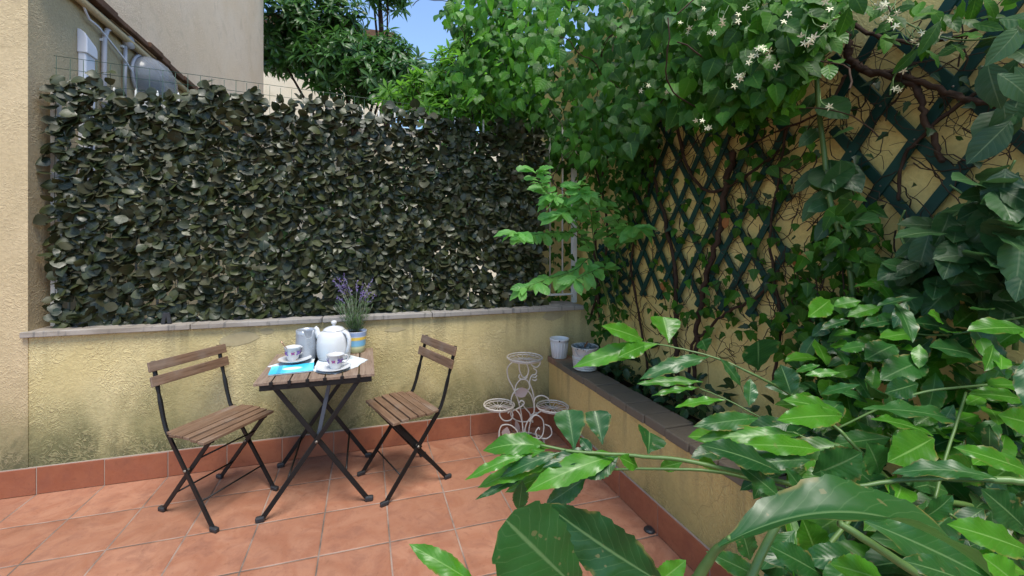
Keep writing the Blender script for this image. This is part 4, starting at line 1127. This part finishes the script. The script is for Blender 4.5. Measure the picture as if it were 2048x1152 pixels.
# --- left sprig over the tiles
LS = .88
stem([(1660, 985), (1580, 968), (1448, 938), (1365, 920), (1297, 914), (1242, 909), (1149, 903), (1081, 890)], .0052, .0028, .78, LS)
stem([(1600, 990), (1448, 946), (1317, 938), (1223, 939)], .0038, .0024, .8, LS)
for a in ((1100, 896, 966, 902, .34, 1, .55, .17), (1081, 892, 994, 922, .34, 1, .5, .12), (1142, 906, 955, 976, .21, 1, .6, .06), (1241, 909, 1052, 984, .24, 1, .55, .10), (1058, 907, 929, 961, .17, 1, .6, .08), (1045, 961, 1037, 1020, .52, 0, .2, .02), (1173, 954, 1091, 1010, .40, 0, .3, .04), (1236, 914, 1162, 954, .5, 0, .4, .05), (1275, 934, 1238, 914, .5, 1, .4, .04), (1150, 930, 1010, 985, .2, 1, .5, .06), (1120, 905, 1000, 955, .22, 0, .55, .08), (1200, 905, 1085, 935, .26, 0, .6, .08), (1180, 940, 1060, 960, .24, 1, .55, .06), (1090, 900, 985, 935, .2, 1, .5, .05), (1365, 925, 1320, 935, .5, 1, .4, .05), (1440, 938, 1395, 925, .5, 1, .6, .05), (1185, 905, 1160, 875, .6, 0, .3, .03), (1075, 935, 950, 1000, .13, 0, .5, .03)):
    ex(*a, yb=LS*r.uniform(.97, 1.02), rip=.02)
for a in ((1149, 902, 1136, 820, .88, 0, 0., .02), (1205, 889, 1190, 822, .92, 0, .0, .02), (1296, 908, 1299, 864, 1.35, 0, .1, .02)):
    ex(*a, yb=LS, yt=LS*1.05, shape='obov', fold=.25, serr=.03)
# --- middle sprigs
stem([(1830, 1010), (1711, 894), (1672, 855), (1582, 789), (1484, 738), (1422, 713), (1340, 693), (1285, 684)], .0048, .0018, .9, 1.16)
stem([(1711, 925), (1617, 879), (1523, 836), (1457, 801), (1398, 776)], .0032, .0016, .95, 1.12)
stem([(1672, 858), (1769, 812), (1844, 785), (1937, 773), (2100, 760)], .0022, .003, .98, .9)
stem([(1793, 660), (1859, 670), (1933, 664), (1984, 646), (2060, 631)], .002, .0032, 1.12, 1.0)
stem([(1932, 785), (1912, 850), (1888, 925), (1870, 1000)], .0024, .003, .92, .8)
for a in ((1314, 688, 1145, 735, .22, 1, .55, .07), (1286, 680, 1203, 652, .34, 1, .4, .05), (1292, 690, 1236, 714, .4, 1, .4, .04), (1418, 714, 1279, 759, .22, 0, .6, .08), (1406, 764, 1273, 768, .17, 1, .6, .04), (1398, 775, 1303, 792, .16, 1, .6, .04), (1440, 716, 1482, 772, .36, 0, .3, .04), (1498, 812, 1501, 757, .5, 0, .2, .03), (1516, 836, 1386, 853, .25, 0, .55, .05), (1684, 828, 1565, 800, .36, 1, .5, .05), (1684, 832, 1553, 840, .26, 1, .5, .05), (1727, 818, 1950, 853, .20, 0, .65, .05), (1742, 838, 1868, 872, .27, 1, .6, .05), (1865, 676, 1767, 743, .46, 0, .35, .03), (1969, 720, 1858, 694, .32, 0, .65, .04), (2008, 751, 1940, 646, .46, 0, .3, .03), (1836, 767, 1769, 786, .55, 0, .45, .03), (2060, 802, 1936, 788, .35, 1, .5, .05), (2075, 850, 1996, 830, .75, 1, .35, .03), (1867, 876, 1775, 924, .52, 1, .45, .03), (1660, 600, 1616, 634, .42, 1, .5, .04), (1722, 602, 1666, 612, .62, 1, .5, .04), (1762, 613, 1694, 634, .45, 1, .5, .04), (1762, 568, 1706, 574, .36, 1, .6, .05), (1789, 609, 1760, 568, .5, 1, .35, .03), (1892, 590, 1788, 609, .32, 1, .6, .04), (1885, 602, 1826, 614, .45, 0, .5, .04), (1945, 594, 1905, 553, .65, 1, .3, .03), (2062, 597, 1932, 610, .36, 1, .55, .04), (1957, 613, 1908, 653, .45, 1, .4, .03), (1914, 661, 1826, 645, .38, 0, .5, .03), (1785, 625, 1765, 680, .5, 0, .4, .03), (1700, 640, 1640, 660, .3, 0, .6, .05), (1800, 640, 1720, 655, .35, 0, .6, .05), (1850, 720, 1760, 760, .4, 0, .5, .04), (1740, 690, 1680, 700, .5, 1, .5, .04), (1790, 690, 1730, 720, .5, 0, .5, .04), (1640, 730, 1590, 745, .35, 1, .6, .05), (1680, 745, 1610, 750, .3, 1, .6, .05), (1720, 770, 1640, 790, .35, 0, .6, .05), (1450, 800, 1350, 815, .25, 1, .6, .05), (1600, 870, 1390, 880, .2, 1, .65, .04), (1640, 900, 1480, 890, .22, 1, .6, .05), (1620, 920, 1500, 930, .3, 0, .5, .05), (1580, 905, 1420, 905, .2, 0, .6, .05), (1560, 945, 1400, 890, .3, 0, .5, .05)):
    ex(*a, rip=.022, roll=r.uniform(-.25, .25), yb=YD(a[0], a[1])*.93)
for a in ((1338, 686, 1326, 634, 1.08, 1, 0., .01), (1516, 741, 1516, 681, 1.0, 0, 0., .01), (1414, 702, 1404, 680, 1.4, 0, 0., .01)):
    ex(*a, shape='obov', fold=.2, serr=.02)
ex(1582, 788, 1561, 729, .98, 0, .05, .02)
# --- inner mass, further back
PL = [(1640, 640), (1740, 590), (1880, 570), (2070, 560), (2070, 1160), (1560, 1160), (1590, 1040), (1520, 960), (1440, 900), (1480, 850), (1570, 820), (1560, 740)]
k = 0
while k < 430:
    u, v = sample(PL, r); Y0 = YD(u, v)*1.04; p = wall_pt(u, v, .05); Y = r.uniform(Y0, max(Y0+.05, min(Y0*1.5, (p-CAM).dot(V((sy_, cy_, 0)))))); p = at(u, v, Y)
    if p.x > W-.03 or (p.x > -.12 and p.z < .57): k += .1; continue
    d = V((-.8, -.35, -.2))+rv(r)*.65; L = r.uniform(.075, .135)
    q = p+d.normalized()*L
    if (q-CAM).length < .6 or q.x > W-.01: continue
    (yng if r.random() < (.5 if v < 900 else .3) else big).leaf(p, d, V((-.25, -.45, .8))+rv(r)*.4, L, L*r.uniform(.34, .5), 'laurel', bow=r.uniform(0, .09), fold=r.uniform(.05, .3), rip=.016, serr=.075, ns=10, nl=30, nw=6, sag=r.uniform(0, .25))
    k += 1
for mb_, n_ in ((yng, 80), (big, 45)):
    foliage(mb_, [(1580, 760), (1640, 650), (1740, 600), (1900, 570), (2060, 590), (2060, 930), (1620, 900)], n_, r, (.06, .12), 'laurel', (.08, .5), (-.35, -.5, .8), (-.8, -.3, -.2), wr=(.34, .5), sag=(.05, .3), fold=(.05, .3), rip=.02, serr=.09, ns=9, nl=22, nw=6, jn=.45, jd=.6)
for i in range(16):
    u, v = r.uniform(1650, 2040), r.uniform(640, 1000); b = at(u, v, YD(u, v)*1.2)
    if b.x > W-.08: b.x = W-.08
    root = V((.24+r.uniform(-.06, .08), -2.2+r.uniform(-.35, .35), .43))
    sm.tube(smooth_path([root, root.lerp(b, .5)+V((0, 0, .08)), b], 6), taper(.006, .0025, 13), 6)
for p in (at(1830, 1010, .9), at(1870, 1000, .8), at(2120, 985, .6), at(1711, 925, .95), at(1660, 985, .78), at(1600, 990, .8)):
    root = V((.22+r.uniform(-.05, .1), -2.2+r.uniform(-.25, .25), .43)); sm.tube(smooth_path([root, root.lerp(p, .55)+V((0, 0, .1)), p], 6), taper(.008, .005, 13), 7)
sm.build('stems', 'greenstem', lr); big.build('leaves', 'laurel', lr); yng.build('bright_leaves', 'young', lr)

# ------------------------------------------------------------------ trees beyond the screen
def tree(name, label, base, blobs, nros, nleaf, size, wr, mat, seed, droop=.2, shape='lance', group=None):
    t = thing(name, label, 'tree', base, 0, group); r = random.Random(seed)
    tr_, mb = MB(), MB(); base = V(base)
    top = sum((V(b[0]) for b in blobs), V((0, 0, 0)))/len(blobs)
    spine = smooth_path([base, base.lerp(top, .45)+V((.15, .1, 0)), top+V((0, 0, -.2))], 6)
    tr_.tube(spine, taper(.13, .05, len(spine)), 8)
    for c, ra in blobs:
        c = V(c); s = spine[int(len(spine)*.55)]
        tr_.tube(smooth_path([s, s.lerp(c, .5)+V((0, 0, -.1)), c], 5), taper(.05, .015, 11), 6)
    tot = sum(ra[0]*ra[1]*ra[2] for _, ra in blobs)
    for c, ra in blobs:
        c = V(c)
        for i in range(int(nros*ra[0]*ra[1]*ra[2]/tot)):
            d = rv(r); q = r.random()**.35
            p = c+V((d.x*ra[0], d.y*ra[1], d.z*ra[2]))*q
            ax = (d*.6+V((0, -.25, .6))+rv(r)*.5).normalized(); a = ax.orthogonal().normalized(); b = ax.cross(a)
            tr_.tube([p-ax*.22+(c-p)*.08, p], [.008, .006], 4, False)
            for k in range(nleaf):
                w = 6.283*k/nleaf*1.618*2+r.random(); el = r.uniform(-.25, .9)
                dd = (a*math.cos(w)+b*math.sin(w))*math.cos(el)+ax*math.sin(el)
                L = r.uniform(*size); mb.leaf(p+dd*.015, dd, ax+rv(r)*.2, L, L*r.uniform(*wr), shape, sag=r.uniform(.0, .35)+droop, fold=.2, nl=5, nw=2)
    tr_.build('trunk', 'bark', t); mb.build('crown', mat, t)
    return t
tree('dark_tree', 'dark glossy evergreen tree with leaf rosettes, beyond the left half of the screen', (at(660, 100, 8.6).x, at(660, 100, 8.6).y, -.03),
     [(at(825, 165, 7.9), (.6, .5, .38)), (at(860, 175, 7.6), (.45, .4, .3)), (at(800, 120, 8.3), (.4, .4, .35)), (at(600, 60, 8.9), (1.05, .8, .75)), (at(690, 130, 8.4), (1.05, .7, .65)), (at(770, 165, 8.0), (.8, .6, .5)), (at(560, 110, 9.1), (.6, .6, .45)), (at(770, 110, 8.6), (.55, .5, .5)), (at(690, 40, 8.8), (.5, .5, .5)), (at(640, -60, 9), (1.1, .8, .6))], 1250, 11, (.16, .25), (.26, .34), 'tree', 41, group='trees beyond the screen')
tree('dark_tree', 'overhanging tree with drooping dark leaves at the top, against the patch of sky', (at(770, 0, 10.5).x, at(770, 0, 10.5).y, -.03),
     [(at(775, -10, 10.3), (.55, .5, .42)), (at(740, -70, 10.5), (.7, .6, .5))], 90, 12, (.2, .3), (.2, .28), 'tree', 42, droop=.6, group='trees beyond the screen')
tree('lime_shrub', 'lime green feathery shrub rising just behind the middle of the screen', (at(900, 190, 5.4).x, at(900, 190, 5.4).y, -.03),
     [(at(865, 190, 5.4), (.5, .4, .28)), (at(950, 165, 5.2), (.5, .4, .38)), (at(905, 150, 5.6), (.35, .35, .35)), (at(1010, 190, 5.), (.5, .4, .3)), (at(930, 228, 5.1), (.6, .3, .25)), (at(1040, 235, 4.9), (.5, .3, .3)), (at(985, 110, 5.4), (.5, .4, .5)), (at(800, 205, 5.8), (.4, .3, .2))], 460, 12, (.13, .2), (.22, .3), 'shrub', 43)
tree('round_bush', 'mid-green bush showing through the screen from the next yard', (-.5, 1.6, -.03),
     [((-.3, 1.7, 1.9), (.9, .5, .65)), ((.5, 1.5, 1.6), (.6, .5, .8)), ((-1.2, 1.9, 1.5), (.7, .5, .6)), ((-2.0, 1.5, 1.5), (.6, .4, .7))], 520, 9, (.09, .15), (.4, .5), 'darkivy', 44, shape='laurel')

# ------------------------------------------------------------------ light
SUN_EL, SUN_AZ = R(66), R(172)                               # azimuth: direction the sun stands in, from +Y towards +X
w = bpy.data.worlds.new('World'); scn.world = w; w.use_nodes = True
t = w.node_tree; bg = t.nodes['Background']
sky = t.nodes.new('ShaderNodeTexSky'); sky.sky_type = 'NISHITA'; sky.sun_disc = False
sky.sun_elevation = SUN_EL; sky.sun_rotation = SUN_AZ; sky.altitude = 300; sky.air_density = 1.0; sky.dust_density = .15; sky.ozone_density = 2.2
t.links.new(sky.outputs[0], bg.inputs[0]); bg.inputs[1].default_value = .11
sun = bpy.data.lights.new('sun', 'SUN'); sun.energy = 2.0; sun.angle = R(26); sun.color = (1, .94, .84)
so = bpy.data.objects.new('sun', sun); col.objects.link(so)
dirn = V((math.cos(SUN_EL)*math.sin(SUN_AZ), math.cos(SUN_EL)*math.cos(SUN_AZ), math.sin(SUN_EL)))
so.rotation_euler = dirn.to_track_quat('Z', 'Y').to_euler(); so.location = (0, 0, 12)
vs = scn.view_settings; vs.view_transform = 'Standard'; vs.look = 'None'; vs.exposure = 1.55; vs.gamma = 1; vs.use_curve_mapping = False
scn.cycles.use_denoising = True
